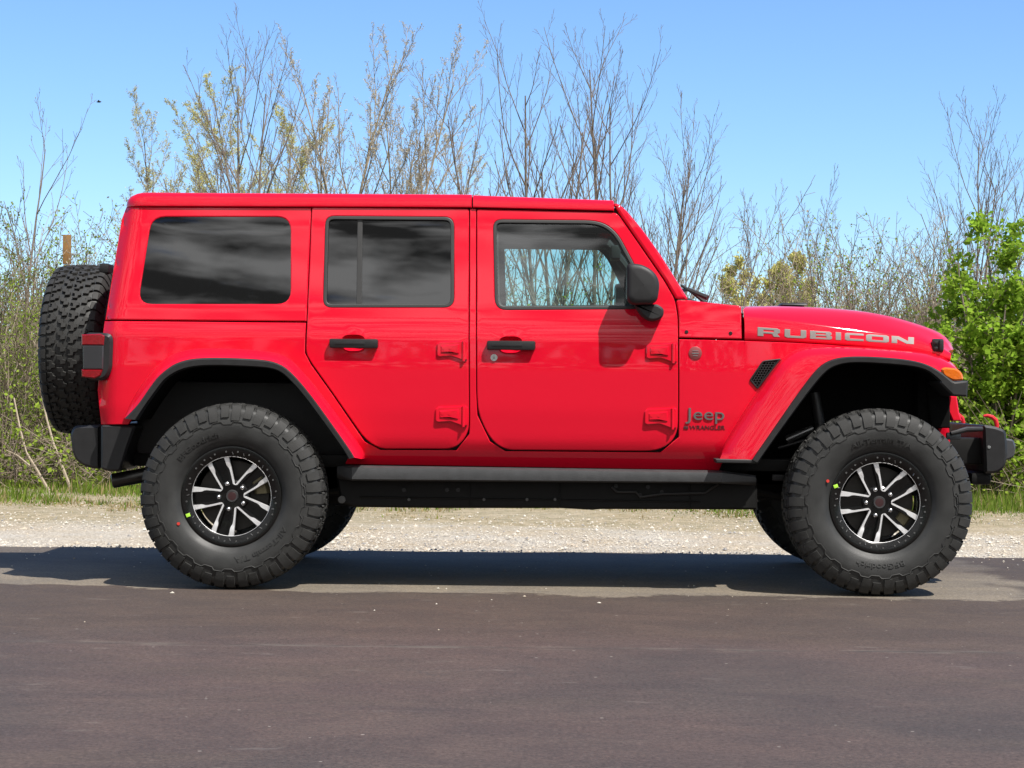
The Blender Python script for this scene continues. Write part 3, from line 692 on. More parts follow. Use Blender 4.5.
# --- side panels -----------------------------------------------------------
QWIN = rp([(151.5, 216.8), (290.5, 216.8), (290.5, 304), (137.8, 304)], 14)
RWIN = rp([(325.5, 216, 9), (454, 217, 10), (454, 307.5, 10), (323, 307.5, 9)], 9)
FWIN = rp([(493, 219.5, 9), (600, 220.5, 16), (617, 232, 12), (649, 292, 8), (640, 309, 8), (495, 310, 12)], 10)
RDOOR = rp([(312.3, 207.5, 2), (468.6, 209, 2), (468.6, 420, 2), (468, 433, 10), (456, 448.6, 12), (381, 448.4, 6), (366, 440, 12), (334, 394, 4), (312, 363, 4), (306.4, 353, 5), (307.6, 322, 3)], 4)
FDOOR = rp([(477.3, 209.5, 2), (612, 212.6, 3), (617.4, 214, 4), (664, 281.5, 4), (674.6, 300, 6), (677.4, 318, 5), (677.8, 400, 2), (677.5, 436, 14), (660, 450.8, 16), (506, 449.6, 8), (491, 440, 14), (478.5, 414, 12), (477.3, 391, 4)], 4)
BODY = [(104.5, 321.3), (305.8, 322.8), (304.8, 353), (310.6, 364.3), (333, 395.5), (364.5, 441.5), (380.5, 450), (456.5, 450.2), (469.3, 434), (469.9, 420), (469.9, 208.6), (476.1, 208.8), (476.1, 391), (477.3, 415), (490, 441.5), (505.5, 451.2), (660.5, 452.4), (678.8, 437), (679.2, 400), (679.2, 339.2),
        (743, 340.8), (794, 342.8), (841, 345.5), (900, 350), (944, 357), (946, 372), (930, 371), (911, 364), (841, 361), (826, 366), (810, 383), (723, 462), (719, 470.4), (345, 464.2), (349, 456), (308, 398), (287, 371.5), (262, 362), (208, 360), (182, 364), (163, 375), (143, 403), (128, 424.5), (101, 424.6), (97.5, 390), (102, 345)]
TOPSIDE = [(105, 320), (121.5, 219), (126, 207.5), (311.2, 207.5), (306.4, 321.3)]
body = skin('body_side', panel(PP(BODY), bev=.0035, depth=.03, step=.03))
skin('hardtop_side', panel(PP(TOPSIDE), [PP(QWIN)], bev=.006, depth=.03, step=.025, dstep=.012))
rdoor = panel(inset(ccw(PP(RDOOR)), -.0016), [PP(RWIN), cup_hole(329.8, 378.5, 338.6)], bev=.0045, depth=.035, out=.002).build('rear_door', RED, suv)
fdoor = panel(inset(ccw(PP(FDOOR)), -.0016), [PP(FWIN), cup_hole(487, 535.5, 340.4)], bev=.0045, depth=.035, out=.002).build('front_door', RED, suv)
rdoor2 = mirrored(rdoor); fdoor2 = mirrored(fdoor)
def glass(name, ol, m, parent, parent2, back=.012, grow_=.004):
    o = PP(ol); o = o if area(o) > 0 else o[::-1]; o = inset(dense(o, .03), -grow_); mb = MB()
    v, f = sheet(o, [], .08); mb.add([(x, -(yside(x, z) - back), z) for x, z in v], f)
    a = mb.build(name, m, parent); mirrored(a, parent2); return a
hs = [c for c in suv.children if c.name.startswith('hardtop_side')]
glass('window_pane', QWIN, TINT, hs[0], hs[1], .007)
glass('window_pane', RWIN, TINT, rdoor, rdoor2)
glass('window_pane', FWIN, CLEAR, fdoor, fdoor2)
def seal(ol, w, parent, parent2):
    o = PP(ol); o = o if area(o) > 0 else o[::-1]; o = dense(o, .02)
    a = panel(o, [inset(o, w)], bev=.003, depth=.02, out=.003, step=.2).build('window_seal', SEAL, parent); mirrored(a, parent2)
seal(RWIN, .016, rdoor, rdoor2); seal(FWIN, .016, fdoor, fdoor2)
a = panel(PP([(357.4, 218), (362.4, 218), (361.6, 306), (356.2, 306)]), bev=.002, depth=.012, out=-.006).build('window_bar', SEAL, rdoor); mirrored(a, rdoor2)
# door linings (the dark inside of the doors, with the window openings)
def lining(ol, wl, parent, parent2, k=.022, grow_=.02):
    o = PP(ol); o = o if area(o) > 0 else o[::-1]; w = PP(wl); w = w if area(w) > 0 else w[::-1]
    a = panel(inset(dense(o, .03), -grow_), [inset(dense(w, .03), k)], bev=.004, depth=.02, out=-.036, step=.1, dstep=.03).build('door_lining', INT, parent); mirrored(a, parent2)
lining(RDOOR, RWIN, rdoor, rdoor2); lining(FDOOR, FWIN, fdoor, fdoor2); lining(TOPSIDE, QWIN, hs[0], hs[1], .01, -.03)

# --- roof ------------------------------------------------------------------
ZL = at(300, 206.8, -.715).z; 
def roof_section(x, zl, zt, k=0.0, drop=0.0):
    """near lip -> centre -> far lip; k pulls the section inward at the rounded rear end"""
    w = hw(zl) + .012
    half = [(w-.010, zl-.0), (w, zl+.004), (w+.001, zl+.02), (w-.005, zl+(zt-zl)*.62), (w-.022, zl+(zt-zl)*.90), (w-.055, zt), (w-.16, zt+.010), (w-.40, zt+.017), (0, zt+.02)]
    half = [(max(0, y-k), z - drop*((z-zl)/(zt-zl+.02))) for y, z in half]
    return [(x, -y, z) for y, z in half] + [(x, y, z) for y, z in half[-2::-1]]
def roof(name, x0, x1, za, zb, zla, zlb, round_rear):
    st = []
    xs = list(np.linspace(x0, x1, 14))
    if round_rear:
        st.append([(p[0], p[1]*.9, p[2]) for p in roof_section(x0 + .012, zla, za, .085, .075)])
        for a in (8, 25, 45, 65, 80): st.append(roof_section(x0 + .10*(1-math.cos(R_(a))), zla, za, .085*(1-math.sin(R_(a))), .062*(1-math.sin(R_(a)))))
        xs = [x for x in xs if x > x0 + .10]
    else:
        st.append(roof_section(x0, zla, za-.004, .004))
    for x in xs:
        t = (x-x0)/(x1-x0); st.append(roof_section(x, zla+(zlb-zla)*t, za+(zb-za)*t))
    e = st[-1]; st.append([(p[0]+.004, p[1]*.992, p[2]-.004) for p in e])
    mb = MB(); mb.loft(st)
    for s, fl in ((st[0], False), (st[-1], True)):
        n = len(s); mb.add(s, [tuple(range(n)) if fl else tuple(range(n-1, -1, -1))])
    return mb.build(name, RED, suv, ang=38)
xa = at(124, 200, -.70).x; xb = at(471, 200, -.70).x; xc = at(473.2, 200, -.70).x; xd = at(613, 206, -.70).x
zt0 = at(200, 193, -.66).z; zt1 = at(465, 194.6, -.66).z; zt2 = at(478, 195.4, -.66).z; zt3 = at(608, 200.5, -.66).z
zl0 = at(200, 207, -.715).z; zl1 = at(465, 207.6, -.715).z; zl3 = at(610, 211.0, -.715).z
roof('hardtop_roof', xa, xb, zt0, zt1, zl0, zl1, True)
roof('roof_panel', xc, xd, zt2, zt3, zl1, zl3, False)
mb = MB(); mb.box(((xa+xd)/2 + .05, 0, zl1-.005), (xd-xa-.2, 1.34, .02), .004); mb.build('headlining', INT, suv)
MB().box(((xb+xc)/2, 0, (zt1+zl1)/2 - .004), (.05, 1.30, zt1-zl1-.012), .004).build('roof_gap_filler', SEAL, suv)  # dark filler box added in the roof gap to stop light leaking through

# --- windscreen frame, cowl ---------------------------------------------------
APIL = rp([(613.3, 203, 2), (619, 204, 3), (626.5, 210.3, 5), (642, 229, 5), (660.5, 254.5, 5), (688.3, 299.3, 2), (676, 299, 2), (665.2, 280.2, 4), (618.6, 212.6, 4)], 3)
def yfront(x, z): return yside(x, z) + .004
skin('windscreen_pillar', panel(PP(APIL), bev=.012, depth=.075, yf=yfront))
COWL = rp([(679, 337.6, 1), (678.8, 318, 3), (676.2, 300.4, 2), (688.5, 300.2, 2), (715, 303.3, 4), (741.2, 306, 2), (741.8, 339.2, 1)], 2)
skin('cowl_side', panel(PP(COWL), bev=.007, depth=.12, yf=yfront))
wt = at(618, 207, -.62); wb = at(685, 300, -.66)
mb = MB(); n = 9; cs = []
for t in (0, 1):
    cs.append([(wb.x+(wt.x-wb.x)*t + .045*(1-(abs(k)/4)**2), k/4*.655, wb.z+(wt.z-wb.z)*t) for k in range(-4, 5)])
mb.loft(cs); ws = mb.build('windscreen', CLEAR, suv)
MB().box((wt.x - .03, 0, wt.z-.030), (.07, 1.30, .05), .018).build('windscreen_header', RED, suv)
hx = at(742, 305, -.7).x
MB().box(((wb.x+hx)/2, 0, wb.z-.072), (hx-wb.x-.03, 1.30, .07), .015).build('cowl_top', RED, suv)
for s in (-1, 1):
    MB().tube([(wb.x+.11, s*.34-.30, wb.z+.012), (wb.x+.02, s*.34-.25, wb.z+.055), (wb.x-.01, s*.34, wb.z+.060), (wb.x-.015, s*.34+.2, wb.z+.062)], [.013, .010, .008, .006], 8).build('wiper', SEAL, suv)
w0 = at(706, 303, -.55); w1 = at(681, 285, -.55)
MB().tube([w0, (w0+w1)/2 + Vector((.004, .02, .004)), w1], [.011, .009, .006], 8).build('wiper', SEAL, suv)

# --- bonnet ----------------------------------------------------------------
def curve(pts, n=30): return resample(smooth_open(pts, it=2), n)
hb = curve([(742.9, 339.8), (794, 341.6), (841, 344.4), (885, 348.5), (925, 353), (951, 360)])
hc = curve([(742.9, 315.5), (790, 320), (821, 324.2), (857, 328.8), (890, 332.8), (912, 336.4), (933, 343), (951.5, 353)])
ht = curve([(743, 306.3), (777, 305.4), (810, 306.3), (841, 308.2), (868, 311), (890, 315.3), (917, 323.5), (937, 331), (947, 339), (951.5, 349)])
def hood_w(x): return hw(1.2) - front_taper(x) + .002
c0 = [(at(a, b_, -.72).x, at(a, b_, -.72).z) for a, b_ in hb]; c1 = [(at(a, b_, -.71).x, at(a, b_, -.71).z) for a, b_ in hc]; c2 = [(at(a, b_, -.45).x, at(a, b_, -.45).z) for a, b_ in ht]
mb = MB(); rows = []
for i in range(30):
    x0, z0 = c0[i]; x1, z1 = c1[i]; x2, z2 = c2[i]; w = hood_w(x0)
    h = z1 - z0; hh = max(.012, z2 - z1)
    sec = [(x0, w-.012, z0-.004), (x0, w-.003, z0), (x0, w, z0+.006), ((x0+x1)/2, w-.004, z0+h*.5), (x1, w-.014, z0+h*.86), (x1, w-.024, z1), (x1, w-.045, z1+hh*.22), (x1, w-.085, z1+hh*.48), ((x1+x2)/2, w-.14, z1+hh*.70), (x2, w-.21, z1+hh*.88), (x2, .40, z2-.002), (x2, .34, z2+.003), (x2, .17, z2+.010), (x2, 0, z2+.012)]
    rows.append([(x, -y, z) for x, y, z in sec] + [(x, y, z) for x, y, z in sec[-2::-1]])
e = rows[-1]; rows.append([(p[0]-.01, p[1]*.985, p[2]-.03) for p in e])
mb.loft(rows); f0 = [(p[0]-.0, p[1], p[2]-.03) for p in rows[0]]; mb.loft([f0, rows[0]])
hood = mb.build('bonnet', RED, suv, ang=50)
def hood_y(px, py):                                   # near bonnet side, under a picture point
    p = at(px, py, -.72); i = min(range(30), key=lambda k: abs(c0[k][0]-p.x)); x0, z0 = c0[i]; x1, z1 = c1[i]
    t = max(0, min(1, (p.z-z0)/(z1-z0))); w = hood_w(x0)
    return w - np.interp(t, [0, .08, .5, .86, 1], [.003, 0, .004, .014, .024])
p = at(792, 303.5, -.25); MB().box((p.x, -.25, p.z-.006), (.13, .20, .012), .004, taper=.9).build('bonnet_vent', BLK2, hood)
# bonnet latch
p = at(937, 345.5, -.69); q = MB(); q.box((p.x, -.705, p.z), (.058, .03, .064), .012); q.box((p.x+.012, -.723, p.z), (.018, .02, .052), .006); q.box((p.x-.012, -.722, p.z+.012), (.018, .016, .014), .004); q.box((p.x-.012, -.722, p.z-.014), (.018, .016, .014), .004)
latch = q.build('bonnet_latch', BLK2, suv); both(latch)
# grille, headlights (turned away from this side, still there)
gx = at(950, 360, -.66).x
mb = MB(); mb.box((gx+.004, 0, .905), (.06, .90, .43), .02, rot=Matrix.Rotation(R_(-5), 3, 'Y')); grille = mb.build('grille', RED, suv)
MB().box((gx-.10, 0, .80), (.10, 1.24, .50), .03).build('radiator_shroud', LINER, suv)
for k in range(-3, 4): MB().box((gx+.034, k*.085, .93), (.025, .042, .30), .01, rot=Matrix.Rotation(R_(-5), 3, 'Y')).build('grille_slot', GBLK, grille)
for s in (-1, 1):
    lamp = MB().tube([(gx+.01, s*.36, .95), (gx+.045, s*.36, .95), (gx+.055, s*.36, .95)], [.088, .085, .05], 28).build('headlight', STEEL, suv)
mb = MB(); mb.prism([Py(a, b_, -.62) for a, b_ in [(926, 386), (949, 386), (949.5, 428), (930, 428)]], -.64, -.40, .006); both(mb.build('nose_panel', LINER, suv))
gp = [(949.5, 396), (956, 396), (958.5, 413), (961.5, 421), (952, 421), (947, 410)]
mb = MB(); mb.prism([Py(a, b_, -.60) for a, b_ in gp], -.62, -.50, .006); both(mb.build('grille_corner', RED, suv))

# --- flares ----------------------------------------------------------------
def flare(outer, crown, lip, inner, yo, yc, yl, inward, blk_end, front):
    n = 60; A = resample(smooth_open(outer), n); B = resample(smooth_open(crown), n); C = resample(smooth_open(lip), n); D = resample(smooth_open(inner), n)
    def cv(pl, y, yfun=None): return [at(a, b_, -(yfun(at(a, b_, -.8)) if yfun else y)) for a, b_ in pl]
    a0 = cv(A, 0, lambda p: yside(p.x, p.z) - .012); a1 = cv(A, 0, lambda p: yside(p.x, p.z) + .010)
    b0 = cv(B, yc); b1 = cv([(B[i][0]*.45+C[i][0]*.55, B[i][1]*.45+C[i][1]*.55) for i in range(n)], (yc*.25+yl*.75)); c_ = cv(C, yl)
    m1 = [(u + v)/2 for u, v in zip(a1, b0)]
    c2 = [p + Vector((0, .015, 0)) for p in c_]
    red = MB(); red.loft([[tuple(p) for p in q] for q in (c2, c_, b1, b0, m1, a1, a0)])
    r = red.build('front_fender_flare' if front else 'rear_fender_flare', RED, suv, ang=60); both(r)
    cl = [p + Vector((0, -.004, 0)) for p in cv([(C[i][0]*.98+D[i][0]*.02, C[i][1]*.98+D[i][1]*.02) for i in range(n)], yl)]
    cm = cv([(C[i][0]*.8+D[i][0]*.2, C[i][1]*.8+D[i][1]*.2) for i in range(n)], yl + .012); dm = cv([(C[i][0]*.15+D[i][0]*.85, C[i][1]*.15+D[i][1]*.85) for i in range(n)], yl + .010); d0 = cv(D, yl)
    d1 = [p + Vector((0, .05, 0)) for p in d0]; d2 = [Vector((p.x, -inward, p.z)) for p in d0]
    cb = [p + Vector((0, .02, 0)) for p in cl]
    bl = MB(); bl.loft([[tuple(p) for p in q] for q in (d1, d0, dm, cm, cl, cb)]); t = bl.build('flare_trim', BLK, suv, ang=40); both(t)
    # inner wing: the black liner of the wheel arch, with its inner wall
    ln = MB(); ln.loft([[tuple(p) for p in q] for q in ([Vector((p.x, -inward, p.z)) for p in d0], d1)])
    back = [Vector((p.x, -inward, p.z)) for p in d0]; ends = [Vector((back[-1].x, -inward, .45)), Vector((back[0].x, -inward, .45))]
    poly = back + ends; ln.add([tuple(p) for p in poly], [tuple(range(len(poly)))])
    both(ln.build('wheel_arch_liner', LINER, suv, ang=40))
    return r
# rear
ro = [(124.5, 416.5), (131, 401), (143, 382), (160, 361.5), (178, 351), (205, 347.5), (262, 350), (283, 354), (297, 364), (325, 398), (352, 434), (366, 454), (365, 458.5)]
rc = [(124.5, 417), (132, 402.5), (145, 384), (162, 365), (180, 355), (206, 351.5), (262, 353.5), (281, 357), (294, 367), (321, 401), (347, 437), (361, 455.5), (361.5, 459)]
rl = [(124.5, 418.5), (138.5, 404.5), (150, 387), (160, 374), (179, 360.5), (207.5, 357), (262, 359), (279, 363), (290, 370.5), (307.5, 390), (330, 421), (351, 451), (354.5, 457.5)]
ri = [(136.5, 420), (146, 404.5), (157, 389.5), (166.5, 377), (184.5, 368), (210, 365.3), (262, 367.4), (275, 369.5), (284, 374), (301, 392), (323, 421.5), (344.5, 451.5), (348.5, 459)]
flare(ro, rc, rl, ri, .80, .895, .935, .50, None, False)
# front
fo = [(717.5, 460), (721, 449), (730, 433.5), (753, 397), (775, 366), (783, 357), (796, 348.8), (815, 346), (841, 345.2), (890, 348.5), (928, 352.3), (945, 358), (956, 365), (958, 369)]
fc = [(719, 461), (723.5, 450.5), (733, 435.5), (756.5, 399), (778, 368.5), (786, 360), (799, 351.5), (816, 348.7), (841, 347.8), (889, 350.6), (926, 354.4), (942, 360), (954, 367.5), (957.5, 371)]
fl = [(752, 459.5), (757, 452), (768, 436.5), (793, 400), (809, 378), (818, 367.5), (827, 361), (840, 357), (860, 356), (890, 357.5), (911.5, 360), (927, 364), (940, 371), (948, 377), (953, 381)]
fi = [(758, 463), (763, 455.5), (775, 438.5), (800, 404), (815, 384.5), (824, 374), (832, 367.5), (845, 363.2), (862, 362.5), (892, 364.3), (918, 367), (930, 371.5), (939, 379.5), (948, 389), (952, 394)]
flare(fo, fc, fl, fi, .80, .885, .935, .50, None, True)
mb = MB(); mb.prism([Py(a, b_, -.94) for a, b_ in [(942, 374), (955, 382), (968.3, 380.6), (967.3, 396.6), (953, 396), (940, 383)]], -.945, -.64, .008); both(mb.build('flare_end', BLK, suv))
mb = MB(); mb.prism([Py(a, b_, -.94) for a, b_ in [(715.5, 459), (753, 459.5), (758, 463.5), (716.5, 463)]], -.936, -.80, .004); both(mb.build('flare_foot', BLK, suv))
al = rp([(940.5, 369, 2), (944.5, 367.2, 2), (957, 368.6, 4), (962.5, 374, 4), (963, 380.4, 2), (953, 381.2, 4), (943, 376, 3)], 2)
mb = MB(); mb.prism([Py(a, b_, -.93) for a, b_ in al], -.943, -.72, .008); both(mb.build('indicator_lamp', AMB, suv))
# front wing vent
vt = [(749.2, 380, 2), (762.5, 360.5, 3), (781.3, 358.4, 2), (777.5, 363.5, 2), (757.5, 389.5, 2)]
vo = PP(rp(vt, 2)); vo = dense(vo if area(vo) > 0 else vo[::-1], .01); vi = inset(vo, .008)
vent = panel(vo, [vi], bev=.003, depth=.012, out=.008, step=.2).build('wing_vent', BLK2, suv)
mb = MB(); v_, f_ = sheet(vi, [], .05); mb.add([(x, -(yside(x, z) + .0015), z) for x, z in v_], f_); mb.build('vent_backing', LINER, vent)
mb = MB(); cxs = [p[0] for p in vi]; czs = [p[1] for p in vi]; sp = .0135
for r in range(0, 16):
    for q in range(0, 18):
        x = min(cxs) + q*sp + (r % 2)*sp/2; z = min(czs) + r*sp*.86
        for k in range(3):
            a = R_(30 + 120*k); x2 = x + math.cos(a)*sp*.57; z2 = z + math.sin(a)*sp*.57
            if inside((x, z), vi) and inside((x2, z2), vi): mb.tube([(x, -(yside(x, z)+.004), z), (x2, -(yside(x2, z2)+.004), z2)], .0017, 5)
mb.build('vent_mesh', BLK, vent); 

# --- tub rear, tailgate ------------------------------------------------------
zs = np.linspace(at(100, 424, -.75).z, ZL, 16); cs = []
for z in zs:
    xr = XR[0][0] + (XR[1][0]-XR[0][0])*(z-XR[0][1])/(XR[1][1]-XR[0][1]) if z > XR[0][1] else XR[0][0] + (z-XR[0][1])*.03
    w = hw(z) - .085; cs.append([(xr + .004, -w - .02, z), (xr, -w, z), (xr - .004, -w*.5, z), (xr-.006, 0, z), (xr - .004, w*.5, z), (xr, w, z), (xr + .004, w+.02, z)])
mb = MB(); mb.loft(cs); mb.f = [q[::-1] for q in mb.f]; tg = mb.build('tailgate', RED, suv)
xr1 = (XR[0][0]+XR[1][0])/2
mb = MB(); mb.box((xr1+.008, 0, 1.56), (.02, 1.10, .38), .008, rot=Matrix.Rotation(math.atan2(XR[1][0]-XR[0][0], XR[1][1]-XR[0][1]), 3, 'Y')); mb.build('rear_window', GBLK, tg)
# tail lamps
xl0 = at(82, 350, -.80).x; 
lo = rp([(86, 332.5, 5), (110, 333.2, 6), (113.8, 338, 5), (112.8, 370, 6), (106, 381, 8), (92, 380, 5), (86, 377, 4)], 5)
q = MB(); q.prism([Py(a, b_, -.80) for a, b_ in lo], -.825, -.60, .014); lamp = q.build('tail_lamp', BLK2, suv)
for nm, pl, m_ in (('lamp_lens', [(81.8, 334.5), (101, 333.8), (105, 336), (104, 345.4), (81.8, 345.2)], RLENS), ('lamp_centre', [(83, 345.2), (104, 345.4), (103.5, 369.5), (83.5, 369.5)], DLENS), ('lamp_lens', [(81.8, 369.5), (103, 369.5), (101, 375.5), (95, 378.6), (82, 377)], RLENS)):
    MB().prism([Py(a, b_, -.82) for a, b_ in pl], -.832, -.60, .005).build(nm, m_, lamp)
lamp2 = mirrored(lamp)
for ch in list(lamp.children): mirrored(ch, lamp2)

# --- bumpers -----------------------------------------------------------------
rb = rp([(70.8, 433, 5), (75, 425.5, 4), (101, 425.2, 2), (101, 469.5, 3), (84, 466.5, 12), (73.5, 457, 10)], 5)
mb = MB(); mb.prism([Py(a, b_, -.70) for a, b_ in rb], -.72, .72, .012); rbp = mb.build('rear_bumper', BLK2, suv)
re = rp([(101.6, 425.2, 2), (136.5, 425.2, 4), (129, 446, 5), (121, 471.5, 4), (108, 471, 3), (101.6, 468.5, 2)], 3)
mb = MB(); mb.prism([Py(a, b_, -.78) for a, b_ in re], -.80, -.40, .010); both(mb.build('bumper_end', BLK2, suv))
MB().box((-1.98, 0, .62), (.30, 1.1, .12), .02).build('rear_crossmember', CHAS, suv)
p0 = at(112, 481, -.62); p1 = at(150, 474, -.60)
mb = MB(); mb.tube([p0, p0 + (p1-p0)*.02, p1, p1 + Vector((.25, .1, .06))], [.030, .036, .036, .033], 16, cap=False); mb.tube([p0 + Vector((.004, 0, 0)), p1], [.028, .028], 16); mb.build('exhaust_tip', mat('exhaust_dark', (.06, .058, .055), .3, .8), suv)
# front: steel bumper with the ends off, hooks, winch guard
fb = rp([(982, 424.5, 3), (995, 426.5, 3), (1005.5, 430.5, 4), (1007, 452, 5), (1004.5, 467, 5), (997, 473, 5), (984, 473.5, 3)], 4)
xf0 = Py(984, 440, -.50)[0]
mb = MB(); mb.prism([Py(a, b_, -.50) for a, b_ in fb], -.52, .52, .012); fbp = mb.build('front_bumper', BLK2, suv)
for s in (-1, 1):
    p = at(989, 447, -.52); MB().tube([(p.x, s*.517, p.z), (p.x, s*.524, p.z)], .008, 10).build('bumper_bolt', STEEL if s < 0 else STEEL, fbp)
hp = rp([(1003, 438, 3), (1013, 439.5, 3), (1015.3, 447, 3), (1013, 457.5, 3), (1003, 461, 3)], 3)
mb = MB(); mb.prism([Py(a, b_, -.42) for a, b_ in hp], -.44, -.28, .008); both(mb.build('fog_lamp_bezel', mat('bezel_grey', (.05, .052, .056), .3, coat=.3), suv))
p0 = at(982, 416, -.40); tk = [at(a, b_, -.40) for a, b_ in [(983.5, 416), (987.5, 415.6), (992, 417), (995.6, 420.2), (997, 425), (996, 431)]]
for s in (1, -1):
    MB().tube([(p.x, p.y*s, p.z) for p in tk], [.006, .009, .011, .012, .011, .010], 10).build('tow_hook', TOW, suv)
    mb = MB(); p = at(965, 455, -.45); mb.box((p.x-.04, s*.40, p.z+.02), (.34, .09, .13), .012); mb.build('bumper_bracket', CHAS, suv)
p = at(957, 429, -.50); MB().tube([(p.x-.05, -.60, p.z-.02), (p.x+.03, -.58, p.z), (p.x+.11, -.55, p.z+.002)], [.010, .014, .012], 10).build('hose', BLK2, suv)
p = at(953, 436, -.55); MB().box((p.x, -.56, p.z), (.07, .03, .035), .008).build('bracket_plate', mat('bracket_grey', (.10, .11, .12), .3, .6), suv)
MB().box((1.90, 0, .62), (.05, 1.0, .10), .012).build('skid_bar', CHAS, suv)
p = at(978, 480, -.4); MB().box((p.x, 0, p.z+.01), (.10, .96, .06), .02).build('bumper_underside', CHAS, suv)

# --- rock rail, chassis ---------------------------------------------------------
tr = [(337, 465.4), (722, 470.8)]; 
def rail_pt(px, py, y): p = at(px, py, -y); return p
def rail_sec(px, top, bot):
    a = at(px, top, -.80); b_ = at(px, top + 2.2, -.864); c_ = at(px, top + (bot-top)*.5, -.869); d = at(px, bot-1.5, -.866); e_ = at(px, bot, -.845); g_ = at(px, bot, -.72)
    return [tuple(q) for q in (a, b_, c_, d, e_, g_)]
mb = MB(); mb.loft([rail_sec(px, 465 + (px-337)*.0143, 480.5 + (px-337)*.0075) for px in np.linspace(352, 722, 20)])
s0 = rail_sec(352, 465.2, 480.6); s1 = [tuple(at(337, 466.5 + 12*k/5, -.80)) for k in range(6)]; mb.loft([s1, s0])
s0 = rail_sec(722, 470.5, 483.4); s1 = [tuple(at(756, 475.5 + 10*k/5, -.80)) for k in range(6)]; mb.loft([s0, s1])
both(mb.build('rock_rail', RAILM, suv, ang=25))
mb = MB(); 
fr = [(336, 474), (757, 478), (757, 509.5), (600, 509), (592, 509.8), (560, 508), (440, 508), (355, 507), (341, 503)]
mb.prism([Py(a, b_, -.74) for a, b_ in fr], -.755, -.62, .01); fr1 = mb.build('frame_rail', CHAS, suv)
mb = MB()
for px in (342, 409, 484, 527, 555): 
    p = at(px, 499.5, -.757); mb = MB().tube([(p.x, -.752, p.z), (p.x, -.768, p.z)], .007 if px > 342 else .018, 12); mb.build('frame_bolt', mat('frame_bolt_grey', (.10, .10, .10), .5, .5) if px != 342 else mat('bushing_grey', (.10, .10, .098), .5, .3), fr1)
for px, py in ((447, 490), (458, 490), (404, 490), (616, 486), (648, 487), (662, 492), (640, 495)):
    p = at(px, py, -.757); MB().tube([(p.x, -.752, p.z), (p.x, -.760, p.z)], .010, 12).build('frame_boss', BLK2, fr1)
mb = MB().tube([at(a, b_, -.77) for a, b_ in [(612, 487), (617, 492), (636, 492), (640, 497), (662, 494), (705, 493), (718, 484)]], .006, 8); mb.build('brake_pipe', BLK2, fr1)
mb = MB()
for px in (470, 560, 690): p0 = at(px, 485, -.757); p1 = at(px, 507, -.757); mb.tube([p0, p1], .004, 6)
p0 = at(360, 497, -.757); p1 = at(700, 502, -.757); mb.tube([p0, p1], .005, 6); mb.build('frame_seam', CHAS, fr1)
mirrored(fr1)
mb = MB(); mb.box((0, 0, .60), (3.9, 1.40, .06), .01); mb.build('floor_pan', CHAS, suv)
mb = MB(); mb.box((-.25, .05, .47), (1.9, .95, .20), .04); mb.box((-1.15, -.1, .52), (.5, .8, .2), .03); mb.build('skid_plate', CHAS, suv)
for s in (-1, 1):
    MB().box((0, s*.46, .56), (4.0, .08, .14), .01).build('chassis_rail', CHAS, suv)
    for x in (-1.504, 1.504):
        pts = [(x + (.0), s*.46 + .055*math.cos(t), .52 + .30*t/40) for t in np.linspace(0, 40, 90)]
        pts = [(x - .06 + .055*math.sin(t), p[1], p[2]) for t, p in zip(np.linspace(0, 40, 90), pts)]
        MB().tube(pts, .008, 6).build('coil_spring', CHAS, suv)
        MB().tube([(x + .14*(1 if x < 0 else -1), s*.52, .42), (x + .24*(1 if x < 0 else -1), s*.50, .95)], [.03, .026], 12).build('shock_absorber', mat('shock_grey', (.05, .05, .052), .4, .3), suv)
        MB().tube([(x, s*.50, .38), (x + (.75 if x < 0 else -.75), s*.47, .50)], .024, 10).build('control_arm', CHAS, suv)
for x in (-1.504, 1.504):
    mb = MB(); mb.tube([(x, -.72, .432), (x, .72, .432)], .042, 14); mb.lathe([(.0, -.13), (.09, -.11), (.14, -.05), (.145, .05), (.09, .11), (0, .13)], 24, (x, .18 if x > 0 else 0, .432)); mb.build('axle', CHAS, suv)
# steering links glinting inside the front arch
a = at(786, 440, -.60); b_ = at(813, 428.5, -.60); MB().tube([a, b_], [.020, .020], 12).build('steering_damper', mat('damper_steel', (.22, .22, .22), .3, .8), suv)
a = at(778, 448, -.60); b_ = at(806, 440, -.60); MB().tube([a, b_], .010, 10).build('brake_hose', BLK2, suv)
a = at(775, 480, -.66); b_ = at(781, 475, -.68); MB().box((a+b_)/2, (.06, .03, .03), .006).build('frame_tab', BLK, suv)
mb = MB(); mb.box((1.25, 0, .90), (1.15, .92, .44), .05); mb.build('engine_block', LINER, suv)
mb = MB(); mb.box((-1.2, 0, .80), (1.7, 1.18, .36), .03); mb.build('rear_floor', INT, suv)

